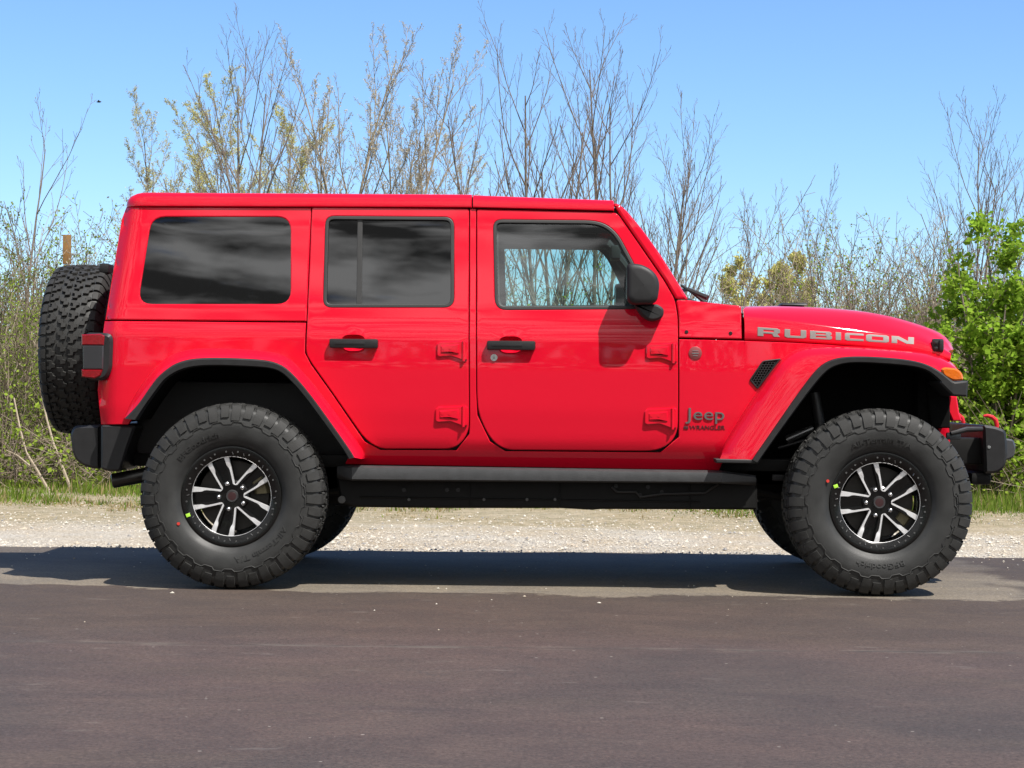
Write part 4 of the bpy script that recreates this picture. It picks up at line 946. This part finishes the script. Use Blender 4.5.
# --- cabin -------------------------------------------------------------------
mb = MB(); dx = at(655, 285, 0).x; mb.box((dx+.0, 0, 1.14), (.40, 1.38, .28), .05); mb.build('dashboard', INT, suv)
mb = MB(); t = np.linspace(0, 2*math.pi, 33); c = Vector((dx-.36, .37, 1.20)); tilt = Matrix.Rotation(R_(-62), 3, 'Y')
mb.tube([c + tilt @ Vector((.185*math.cos(a), .185*math.sin(a), 0)) for a in t], .016, 8, cap=False); mb.tube([c, c + Vector((.30, 0, -.12))], .03, 8); mb.box(c, (.02, .30, .06), .01, rot=Matrix.Rotation(R_(28), 3, 'Y')); mb.build('steering_wheel', INT, suv)
def seat_(x, y, w, top):
    mb = MB(); mb.box((x+.22, y, .90), (.52, w, .16), .05, rot=Matrix.Rotation(R_(-6), 3, 'Y')); mb.box((x-.08, y, 1.18), (.15, w*.96, .58), .055, rot=Matrix.Rotation(R_(-11), 3, 'Y')); o = mb.build('seat', SEAT, suv)
    MB().box((x-.145, y, top-.10), (.09, .27, .20), .04, rot=Matrix.Rotation(R_(-8), 3, 'Y')).build('headrest', SEAT, o)
for s in (-1, 1): seat_(-.27, s*.37, .50, 1.64)
for y in (-.38, .38): seat_(-1.10, y, .56, 1.56)
mb = MB()
for s in (-1, 1):
    mb.tube([(-.42, s*.60, .7), (-.42, s*.585, 1.70), (-.46, s*.575, 1.755), (-1.0, s*.57, 1.765), (-1.75, s*.565, 1.74), (-2.0, s*.58, 1.2)], .036, 10); mb.tube([(-.42, s*.575, 1.75), (.28, s*.575, 1.745), (.62, s*.62, 1.32)], .032, 10)
mb.tube([(-.44, -.58, 1.74), (-.44, .58, 1.74)], .034, 10); mb.tube([(-1.72, -.57, 1.735), (-1.72, .57, 1.735)], .034, 10); mb.build('roll_bar', INT, suv)
MB().box((.30, 0, 1.66), (.05, .22, .07), .012).build('interior_mirror', INT, suv)

# --- handles, hinges, mirror, lock, badges ---------------------------------------
def handle(x0, x1, y0, y1, door, door2, key):
    a = P((x0+x1)/2, (y0+y1)/2); l = (at(x1, y0, -.82).x - at(x0, y0, -.82).x); ys = yside(*a)
    mb = MB(); mb.box((a[0], -(ys+.024), a[1]), (l, .020, .044), .0095)
    mb.box((a[0]-l*.43, -(ys+.008), a[1]), (l*.13, .03, .040), .008); mb.box((a[0]+l*.43, -(ys+.008), a[1]), (l*.13, .03, .040), .008)
    mb.box((a[0]-l*.08, -(ys+.0345), a[1]+.001), (l*.62, .003, .013), .001)
    h = mb.build('door_handle', BLK2, door); mirrored(h, door2)
    # cup behind the handle: pressed rim and hollow
    c = cup_c(x0, x1, y0); mb = MB(); rings = []
    for (k, d) in ((1.10, -.004), (1.09, .0045), (1.05, .0055), (.98, .002), (.92, -.008), (.75, -.020), (.45, -.026), (.02, -.027)):
        rings.append([(c[0] + .056*k*math.copysign(abs(math.cos(t))**.7, math.cos(t)), -(yside(*c) + d), c[1] + .040*k*math.copysign(abs(math.sin(t))**.7, math.sin(t))) for t in np.linspace(0, 2*math.pi, 32, endpoint=False)])
    mb.loft(rings[::-1], closed=True); cup = mb.build('handle_cup', RED, door); mirrored(cup, door2)
    if key:
        k = P(494, 357.6); mb = MB().tube([(k[0], -(yside(*k)), k[1]), (k[0], -(yside(*k)+.008), k[1])], .0165, 20); kc = mb.build('door_lock', STEEL, door); mirrored(kc, door2)
        MB().box((k[0], -(yside(*k)+.0085), k[1]), (.003, .002, .012), .0003).build('key_slot', GBLK, door)
handle(329.8, 378.5, 338.6, 348.6, rdoor, rdoor2, False); handle(487, 535.5, 340.4, 350.6, fdoor, fdoor2, True)
def hinge(x0, x1, y0, y1, door, door2):
    a = P(x0, y0); b_ = P(x1, y1); w = b_[0]-a[0]; h = a[1]-b_[1]; zc = (a[1]+b_[1])/2; xc_ = (a[0]+b_[0])/2; ys = yside(xc_, zc)
    def poly(u): return [(a[0]+p*w, b_[1]+q*h) for p, q in u]
    mb = MB(); mb.prism(rpw(poly([(0, .18), (0, .82), (.10, .97), (.70, 1.0), (.95, 1.03), (1.0, .95), (1.0, -.06), (.84, -.08), (.66, .04), (.46, .16), (.08, .10)]), .005), -(ys+.012), -(ys-.004), .004)
    mb.prism(rpw(poly([(.13, .34), (.13, .74), (.55, .80), (.72, .84), (.72, .26), (.58, .30), (.46, .36)]), .005), -(ys+.0165), -(ys+.002), .004)
    mb.tube([(a[0]+.87*w, -(ys+.012), b_[1]-.13*h), (a[0]+.87*w, -(ys+.012), b_[1]+1.0*h)], .0070, 12)
    o = mb.build('door_hinge', RED, door); mirrored(o, door2)
    for u, v_ in ((.22, .58), (.44, .58)):
        MB().tube([(a[0]+u*w, -(ys+.015), b_[1]+v_*h), (a[0]+u*w, -(ys+.018), b_[1]+v_*h)], .006, 10).build('hinge_bolt', RED, o)
def rpw(p, r): return rp(p, r, 3)
hinge(437, 467.5, 341, 359, rdoor, rdoor2); hinge(435.5, 467.5, 406, 424.5, rdoor, rdoor2)
hinge(646, 677, 343.2, 361, fdoor, fdoor2); hinge(644.5, 676.5, 408, 427, fdoor, fdoor2)
# mirror
mo = rp([(627, 264.6, 4), (631, 263.2, 3), (641, 264.2, 4), (651, 269, 6), (657.6, 276.4, 5), (659.8, 285, 5), (657.6, 300.5, 4), (652, 304.2, 4), (633, 304.8, 4), (627, 300.5, 4)], 4)
cc = at(643, 285, -.93); poly = dense([Py(a, b_, -.93) for a, b_ in mo], .012); poly = poly if area(poly) > 0 else poly[::-1]
def msec(k, y, dx=0.0): return [(cc.x + dx + (x-cc.x)*k, y, cc.z + (z-cc.z)*k) for x, z in poly]
mb = MB(); mb.loft([msec(.02, -.966), msec(.70, -.964), msec(.88, -.960), msec(.95, -.953), msec(.985, -.942), msec(1.0, -.92), msec(1.0, -.86), msec(.96, -.80), msec(.8, -.785), msec(.02, -.78)], closed=True)
mir = mb.build('side_mirror', BLK, suv, ang=50)
ao = rp([(634, 304.5, 2), (657, 304.5, 2), (664, 309, 4), (662.5, 319, 6), (650, 321.8, 6), (641, 316, 5)], 4)
mb = MB(); mb.prism([Py(a, b_, -.85) for a, b_ in ao], -.885, -.78, .010); arm = mb.build('mirror_arm', BLK, mir)
gp = [at(628.2, py, -.87) for py in (268, 300)]
MB().box(((gp[0].x+gp[1].x)/2-.004, -.865, (gp[0].z+gp[1].z)/2), (.004, .15, .135), .001).build('mirror_glass', STEEL, mir)
m2 = mirrored(mir); 
for ch in list(mir.children): mirrored(ch, m2)
for px, py in ((686.5, 332), (730.5, 333.3)):
    p = P(px, py); y = yfront(*p); MB().tube([(p[0], -y, p[1]), (p[0], -(y+.006), p[1])], [.0095, .007], 14).build('cowl_bolt', BLK2, suv)
p = P(695.3, 353); y = yside(*p)
MB().tube([(p[0], -y+.002, p[1]), (p[0], -(y+.004), p[1]), (p[0], -(y+.005), p[1])], [.031, .031, .029], 30).build('round_badge', mat('badge_red', (.33, .08, .085), .35, .5), suv)
bd = [o for o in suv.children if o.name.startswith('round_badge')][0]
mb = MB(); 
for (u, v_, w_, h_) in ((0, .010, .030, .004), (0, -.002, .034, .006), (0, -.013, .024, .004)): mb.box((p[0]+u, -(y+.0055), p[1]+v_), (w_, .002, h_), .0005)
mb.build('badge_relief', BADGE, bd)
# lettering: traced blocks on the bonnet
LET = {'R': ([(0, 0), (0, 1), (.86, 1), (1, .87), (1, .50), (.88, .36), (1, 0), (.72, 0), (.64, .33), (.26, .33), (.26, 0)], [[(.26, .54), (.26, .76), (.73, .76), (.73, .54)]]),
 'U': ([(0, 1), (0, .14), (.12, 0), (.88, 0), (1, .14), (1, 1), (.74, 1), (.74, .26), (.26, .26), (.26, 1)], []),
 'B': ([(0, 0), (0, 1), (.88, 1), (.98, .88), (.98, .62), (.90, .52), (1, .42), (1, .12), (.9, 0)], [[(.26, .61), (.26, .78), (.72, .78), (.72, .61)], [(.26, .21), (.26, .40), (.74, .40), (.74, .21)]]),
 'I': ([(0, 0), (0, 1), (1, 1), (1, 0)], []),
 'C': ([(1, 1), (.12, 1), (0, .86), (0, .14), (.12, 0), (1, 0), (1, .27), (.26, .27), (.26, .73), (1, .73)], []),
 'O': ([(.12, 0), (0, .14), (0, .86), (.12, 1), (.88, 1), (1, .86), (1, .14), (.88, 0)], [[(.25, .27), (.25, .73), (.75, .73), (.75, .27)]]),
 'N': ([(0, 0), (0, 1), (.32, 1), (.74, .42), (.74, 1), (1, 1), (1, 0), (.68, 0), (.26, .58), (.26, 0)], [])}
def baseline(px): return np.interp(px, [757, 784, 832, 863, 889, 914], [335.8, 337.4, 339.8, 341.2, 342.8, 344.3])
for ch, xa_, xb_ in (('R', 757.6, 780), ('U', 784.5, 806.3), ('B', 810, 832), ('I', 835.6, 841), ('C', 844.8, 863.6), ('O', 866, 889), ('N', 891.4, 913.8)):
    o_, h_ = LET[ch]
    def mp(u):
        px = xa_ + (xb_-xa_)*u[0]; py = baseline(px) - u[1]*(8.8 - (px-757)*.012); y = hood_y(px, py) + .0015; q = at(px, py, -y); return (q.x, q.z)
    H_ = 0
    yf_ = lambda x, z: np.interp(0, [0], [0])
    def yl(x, z):
        i = min(range(30), key=lambda k: abs(c0[k][0]-x)); x0, z0 = c0[i]; x1, z1 = c1[i]; t = max(0, min(1, (z-z0)/(z1-z0)))
        return hood_w(x0) - np.interp(t, [0, .08, .5, .86, 1], [.003, 0, .004, .014, .024])
    w0_ = yl
    o1 = panel([mp(u) for u in o_], [[mp(u) for u in hh] for hh in h_], bev=.0006, depth=.002, step=.03, yf=lambda x, z: hood_w(x) - np.interp((z - np.interp(x, [p[0] for p in c0], [p[1] for p in c0]))/max(.02, np.interp(x, [p[0] for p in c1], [p[1] for p in c1]) - np.interp(x, [p[0] for p in c0], [p[1] for p in c0])), [0, .08, .5, .86, 1], [.003, 0, .004, .0135, .0175]), out=.0022, dstep=.01)
    o1.build('bonnet_letter', SILV, hood)
def word(text, px, py, hpx, wpx, m, name, thick, bold, parent, shear=0.0):
    cu = bpy.data.curves.new('lettering', 'FONT'); cu.body = text; cu.size = 1; cu.extrude = .02; cu.offset = bold; cu.shear = shear; cu.resolution_u = 4
    o = bpy.data.objects.new('lettering', cu); COL.objects.link(o); dg = bpy.context.evaluated_depsgraph_get(); me = bpy.data.meshes.new_from_object(o.evaluated_get(dg))
    bpy.data.objects.remove(o); xs_ = [v.co.x for v in me.vertices]; ys_ = [v.co.y for v in me.vertices]; mnx, mxx, mny, mxy = min(xs_), max(xs_), min(ys_), max(ys_)
    a = P(px, py); b_ = P(px + wpx, py - hpx); y = yside((a[0]+b_[0])/2, (a[1]+b_[1])/2)
    for v in me.vertices:
        u = (v.co.x-mnx)/(mxx-mnx); w = (v.co.y-mny)/(mxy-mny); x = a[0]+(b_[0]-a[0])*u; z = a[1]+(b_[1]-a[1])*w
        v.co = (x, -(yside(x, z) + thick*(.5 + v.co.z/.04)), z)
    me.materials.append(m); o = bpy.data.objects.new(name, me); COL.objects.link(o); o.parent = parent
    return o
word('Jeep', 685.4, 423.6, 15.4, 39, BADGE, 'badge_lettering', .006, .0, suv)
word('WRANGLER', 689.5, 429.4, 3.8, 35.5, DKRED, 'model_lettering', .0025, .008, suv)
p = P(686, 427.6); MB().box((p[0], -(yside(*p)+.001), p[1]), (.022, .004, .013), .001).build('flag_badge', DKRED, suv)

# --- wheels ------------------------------------------------------------------
TR, TW = .4405, .158
def block_row(mb, v0, v1, n, pts, flip, phase, h=.014, side=0):
    for k in range(n):
        a0 = 2*math.pi*(k+phase)/n; da = 2*math.pi/n
        q = [((1-u) if flip else u, w) for u, w in pts]
        if flip: q = q[::-1]
        jit = (k % 3 - 1)*.03
        def pos(u, w, r): 
            y = v0 + (v1-v0)*w; rr = r - .010*(y/.125)**2; a = a0 + da*(u*(.94+jit*.5)); return (rr*math.cos(a), y, rr*math.sin(a))
        cu = sum(p[0] for p in q)/len(q); cw = sum(p[1] for p in q)/len(q)
        top = [pos(cu+(u-cu)*.80, cw+(w-cw)*.86, TR) for u, w in q]; mid = [pos(cu+(u-cu)*.86, cw+(w-cw)*.92, TR-.003) for u, w in q]; bot = [pos(cu+(u-cu)*.90, cw+(w-cw)*.95, TR-h) for u, w in q]
        m = len(q); f = [tuple(range(m))] + [(i+m*r, i+m*(r+1), (i+1) % m+m*(r+1), (i+1) % m+m*r) for r in range(2) for i in range(m)]
        mb.add(top+mid+bot, f)
NB = 45
def tyre_mesh():
    mb = MB()
    prof = [(.221, -.108), (.230, -.118), (.240, -.125), (.254, -.140), (.270, -.1495), (.300, -.1565), (.328, -.158), (.344, -.157), (.360, -.1525), (.384, -.1475), (.398, -.144), (.410, -.138), (.417, -.125), (.424, -.08), (.426, 0)]
    prof = prof + [(r, -y) for r, y in prof[-2::-1]]
    mb.lathe(prof, 96)
    tyre = mb
    tr = MB()
    Z1 = [(.00, .06), (.30, .00), (.42, .30), (.80, .34), (.88, .06), (1.0, .12), (.98, .62), (.66, .70), (.58, 1.0), (.24, .94), (.20, .58), (.02, .52)]
    Z2 = [(.04, .00), (.44, .08), (.52, .44), (.96, .40), (.90, .92), (.56, 1.0), (.44, .66), (.02, .60)]
    block_row(tr, -.104, -.055, NB, Z1, False, .1); block_row(tr, -.051, -.002, NB, Z2, True, .55); block_row(tr, .003, .052, NB, Z1, True, .3); block_row(tr, .056, .104, NB, Z2, False, .8)
    # shoulder lugs running over on to the sidewall, alternately long and short
    for s in (-1, 1):
        for k in range(NB):
            a0 = 2*math.pi*(k + (.3 if s > 0 else 0))/NB; da = 2*math.pi/NB; long_ = k % 2 == 0
            w = .74 if long_ else .66
            rows = [(.107, TR-.0075), (.122, TR-.0105), (.133, TR-.015), (.143, .411)] + ([(.1540, .388), (.1595, .358)] if long_ else [(.1525, .393), (.1575, .373)])
            base = [(.107, .420), (.113, .417), (.122, .412), (.133, .403)] + ([(.146, .386), (.153, .356)] if long_ else [(.1445, .391), (.150, .371)])
            V = []; nr = len(rows)
            for ri, (y, r) in enumerate(rows):
                sh = .10*math.sin(ri*1.5) 
                for u in ((.10+sh*.3), (.5 + (.04 if ri % 2 else -.04)), (w + sh*.3 + .10)): a = a0 + da*u; V.append((r*math.cos(a), s*y, r*math.sin(a)))
            for y, r in base:
                for u in (.08, .5, w+.13): a = a0 + da*u; V.append((r*math.cos(a), s*y, r*math.sin(a)))
            f = []; o_ = nr*3
            for i in range(nr-1):
                for j in range(2): f.append((i*3+j, i*3+j+1, i*3+j+4, i*3+j+3))
                f.append((i*3, i*3+3, o_+i*3+3, o_+i*3)); f.append((i*3+2, o_+i*3+2, o_+i*3+5, i*3+5))
            for (i, fl) in ((0, 0), (nr-1, 1)):
                for j in range(2): f.append((i*3+j, o_+i*3+j, o_+i*3+j+1, i*3+j+1))
            if s > 0: f = [q[::-1] for q in f]
            tr.add(V, f)
            # sipe-like ridge on the sidewall between lugs: the zigzag rim of the shoulder
            z = []
            A_ = 2*da
            for u, r in ((0, .352), (.30, .352), (.42, .340), (.80, .340), (.92, .352), (1.0, .352)): a = a0 + A_*u; z.append((r*math.cos(a), s*(.1572), r*math.sin(a)))
            if long_: tr.tube(z, .0036, 5, cap=False)
    return tyre, tr
tyre_mb, tread_mb = tyre_mesh()
tyre_me = tyre_mb.build('tyre', RUB, None, 40); tread_me = tread_mb.build('tread', TREAD, None, 28)
TY, TRD = tyre_me.data, tread_me.data; bpy.data.objects.remove(tyre_me); bpy.data.objects.remove(tread_me)
bmx = bmesh.new(); bmx.from_mesh(TRD); bmesh.ops.recalc_face_normals(bmx, faces=bmx.faces); bmx.to_mesh(TRD); bmx.free()
def ang_pt(r, deg, y): a = R_(deg); return (r*math.cos(a), y, r*math.sin(a))
def wheel_meshes():
    d = {}
    mb = MB(); mb.lathe([(.186, -.104), (.188, -.118), (.194, -.123), (.214, -.1275), (.229, -.130), (.2355, -.1285), (.2372, -.121), (.233, -.114), (.222, -.10), (.215, -.06), (.208, .10), (.226, .12), (.228, .125)], 96)
    mb.lathe([(.188, -.104), (.182, -.09), (.196, -.02), (.198, .10)], 72)
    d['rim'] = (mb, GBLK, 40)
    mb = MB()                                      # five black double spokes + hub
    mb.lathe([(.001, -.094), (.070, -.096), (.076, -.092), (.078, -.06), (.078, -.02)], 48)
    for k in range(5):
        th = 37 + 72*k
        pr = [(.055, 35), (.075, 28.5), (.10, 23.6), (.13, 20.2), (.160, 18.2), (.189, 16.9)]
        tp = [ang_pt(r, th+a, -.104 + .004*(r < .07)) for r, a in pr]; bt = [ang_pt(r, th-a, -.104 + .004*(r < .07)) for r, a in pr]
        # raised edges, recessed middle
        L_ = []
        for r, a in pr:
            y = -.104 - .002*(r > .15); w = min(a*.42, a-2)
            L_.append([ang_pt(r, th+a+1.0, y+.05), ang_pt(r, th+a, y), ang_pt(r, th+a*.52, y), ang_pt(r, th+a*.46, y+.034), ang_pt(r, th-a*.46, y+.034), ang_pt(r, th-a*.52, y), ang_pt(r, th-a, y), ang_pt(r, th-a-1.0, y+.05)])
        mb.loft(L_)
    d['spokes'] = (mb, GBLK, 30)
    mb = MB()                                      # machined faces along each edge of each spoke
    for k in range(5):
        th = 37 + 72*k
        for s in (1, -1):
            pa = Vector((.0555*math.cos(R_(36.0)), .0555*math.sin(R_(36.0)))); pb = Vector((.1885*math.cos(R_(16.6)), .1885*math.sin(R_(16.6))))
            dv = (pb-pa).normalized(); nv = Vector((dv.y, -dv.x)); tr = []
            for t, w_ in ((0, .0030), (.05, .0085), (.30, .0078), (.52, .0085), (.60, .0105), (.68, .0165), (.74, .0185), (.88, .0205), (1.0, .0235)):
                q1 = pa + (pb-pa)*t; q2 = q1 + nv*w_
                tr.append((q1.length, math.degrees(math.atan2(q1.y, q1.x)), math.degrees(math.atan2(q2.y, q2.x)), min(q2.length, .1885)))
            yy_ = lambda r: -.1055 - .002*(r > .15)
            V = [ang_pt(r, th+s*a, yy_(r)-.0012) for r, a, b_, r2 in tr] + [ang_pt(r2, th+s*b_, yy_(r)-.0012) for r, a, b_, r2 in tr] + [ang_pt(r, th+s*(a+.8), yy_(r)+.006) for r, a, b_, r2 in tr] + [ang_pt(r2, th+s*(b_-.5), yy_(r)+.006) for r, a, b_, r2 in tr]
            n = len(tr); f = []
            for i in range(n-1):
                f += [(i, i+1, n+i+1, n+i), (2*n+i, 2*n+i+1, i+1, i), (n+i, n+i+1, 3*n+i+1, 3*n+i)]
            if s < 0: f = [q[::-1] for q in f]
            mb.add(V, f)
    mb.lathe([(.1858, -.118), (.1864, -.1206), (.1872, -.1210), (.1880, -.120)], 90)
    d['machined_face'] = (mb, MACH, 30)
    mb = MB(); mb.lathe([(.001, -.108), (.022, -.108), (.0245, -.1085), (.0262, -.1085), (.0275, -.106), (.029, -.100), (.031, -.09)], 40); d['centre_cap'] = (mb, mat('cap_grey', (.07, .07, .072), .35, .5), 30)
    mb = MB(); mb.lathe([(.001, -.1095), (.019, -.1090), (.0205, -.107)], 32); d['cap_emblem'] = (mb, mat('emblem_red', (.03, .007, .008), .5), 30)
    mb = MB(); mb.lathe([(.001, -.116), (.006, -.115), (.0105, -.110), (.0118, -.09)], 12); d['lug_nut'] = (mb, STEEL, 40)
    mb = MB()                                      # clamp-ring bosses: small notches and bolts round the black ring
    for k in range(24):
        a = 15*k + 4; c = ang_pt(.2115, a, -.127); 
        mb.tube([(c[0], -.122, c[2]), (c[0], -.1310, c[2])], .0042, 8)
        if k % 3: 
            p = ang_pt(.198, a+6, -.1250); q = ang_pt(.209, a+7.4, -.1280); mb.tube([p, q], .0022, 5)
    d['ring_bolt'] = (mb, mat('ring_grey', (.20, .20, .20), .3, .8), 30)
    mb = MB(); mb.lathe([(.05, -.045), (.165, -.045), (.168, -.042), (.168, -.022), (.165, -.018), (.05, -.018)], 64); d['brake_disc'] = (mb, ROTOR, 30)
    mb = MB(); P_ = []
    for a in range(-15, 16, 5): P_.append(a)
    mb.loft([[ang_pt(r, a, y) for a in P_] for r, y in ((.10, -.06), (.115, -.078), (.16, -.078), (.176, -.066), (.178, -.03))]); d['brake_caliper'] = (mb, CALIP, 30)
    rb_, rbm, _ = d.pop('ring_bolt'); nf = len(d['rim'][0].f); d['rim'][0].add(rb_.v, rb_.f); d['rim'] = (d['rim'][0], [GBLK, rbm], 40)
    out = {}
    for k, (mb, m_, a_) in d.items():
        o = mb.build(k, m_, None, a_)
        if k == 'rim':
            for i, p in enumerate(o.data.polygons): p.material_index = int(i >= nf)
        bmx = bmesh.new(); bmx.from_mesh(o.data); 
        if k in ('brake_caliper',): bmesh.ops.recalc_face_normals(bmx, faces=bmx.faces)
        bmx.to_mesh(o.data); bmx.free()
        out[k] = o.data; bpy.data.objects.remove(o)
    return out
WM = wheel_meshes()
def put(name, me, parent, loc=(0, 0, 0), rot=(0, 0, 0)):
    o = bpy.data.objects.new(name, me); COL.objects.link(o); o.parent = parent; o.location = loc; o.rotation_euler = rot; return o
def sidewall_text(parent, text, r, start, size, m, step):
    cu = bpy.data.curves.new('lettering', 'FONT'); cu.body = text; cu.size = 1; cu.extrude = .01; cu.offset = .012; cu.resolution_u = 3
    o = bpy.data.objects.new('lettering', cu); COL.objects.link(o); dg = bpy.context.evaluated_depsgraph_get(); me = bpy.data.meshes.new_from_object(o.evaluated_get(dg)); bpy.data.objects.remove(o)
    w = max(v.co.x for v in me.vertices)
    for v in me.vertices:
        rr = r + v.co.y*size; a = R_(start) - (v.co.x - w/2)*size*step/r; yb = np.interp(rr, [.258, .27, .30, .328, .344], [-.141, -.1495, -.1565, -.158, -.157])
        v.co = (rr*math.cos(a), yb - .0008 - (v.co.z + .01)*.13, rr*math.sin(a))
    me.materials.append(m); return me
def wheel(x, y, z, spin, flip, tag_deg=None, dot=None, cal=None):
    rot = (0, -R_(spin), math.pi if flip else 0)
    w = put('wheel', WM['rim'], suv, (x, y, z), rot)
    put('tyre', TY, w); put('tread', TRD, w); put('spokes', WM['spokes'], w); put('machined_face', WM['machined_face'], w); put('centre_cap', WM['centre_cap'], w); put('cap_emblem', WM['cap_emblem'], w); put('brake_disc', WM['brake_disc'], w)
    for k in range(5): c = ang_pt(.0625, 37+72*k, 0); put('lug_nut', WM['lug_nut'], w, (c[0], 0, c[2]))
    if tag_deg is not None:
        for t_ in TXT: put('sidewall_lettering', t_, w, (0, 0, 0), (0, R_(0 if x > 0 else 150), 0))
    if cal is not None: put('brake_caliper', WM['brake_caliper'], w, (0, 0, 0), (0, R_(spin-cal), 0))
    if tag_deg is not None:
        c = ang_pt(.221, tag_deg-spin, -.1315); q = MB().box((0, 0, 0), (.020, .0015, .016), .0004); o = q.build('wheel_sticker', GREEN, w); o.location = c; o.rotation_euler = (0, -R_(20 - spin), 0)
        c = ang_pt(dot[0], dot[1]-spin, -.1525); q = MB().tube([(0, 0, 0), (0, -.004, 0)], .0075, 10); o = q.build('balance_dot', DOT, w); o.location = c
    return w
TXT = [sidewall_text(None, 'All-Terrain T/A', .283, 90, .036, RUB, 1.25), sidewall_text(None, 'BFGoodrich', .283, 270, .036, RUB, 1.25)]
YW = .82; ZW = .4385
wheel(-1.522, -YW, ZW, 3, False, 204, (.275, 208), 20); wheel(1.516, -YW, ZW, 0, False, 160, (.268, 158), -28)
wheel(-1.520, YW, ZW, 30, True); wheel(1.524, YW, ZW, 50, True)
# spare wheel on the tailgate, face to the rear
sx = (at(36.5, 345, -.42).x + at(97.5, 345, -.42).x)/2; sz = at(70, 349.5, 0).z
sp_ = put('spare_wheel', WM['rim'], suv, (sx, 0.0, sz), (0, 0, -math.pi/2))
for nm, me in (('tyre', TY), ('tread', TRD), ('spokes', WM['spokes']), ('machined_face', WM['machined_face']), ('centre_cap', WM['centre_cap'])): put(nm, me, sp_)
MB().box((sx+.20, 0, sz), (.26, .30, .34), .03).build('spare_carrier', CHAS, suv)
p = at(107, 265, -.1); mb = MB(); mb.box((p.x, 0, p.z-.02), (.05, .34, .05), .012); mb.box((p.x+.03, 0, p.z-.10), (.04, .05, .2), .01); mb.build('brake_light', BLK2, suv)
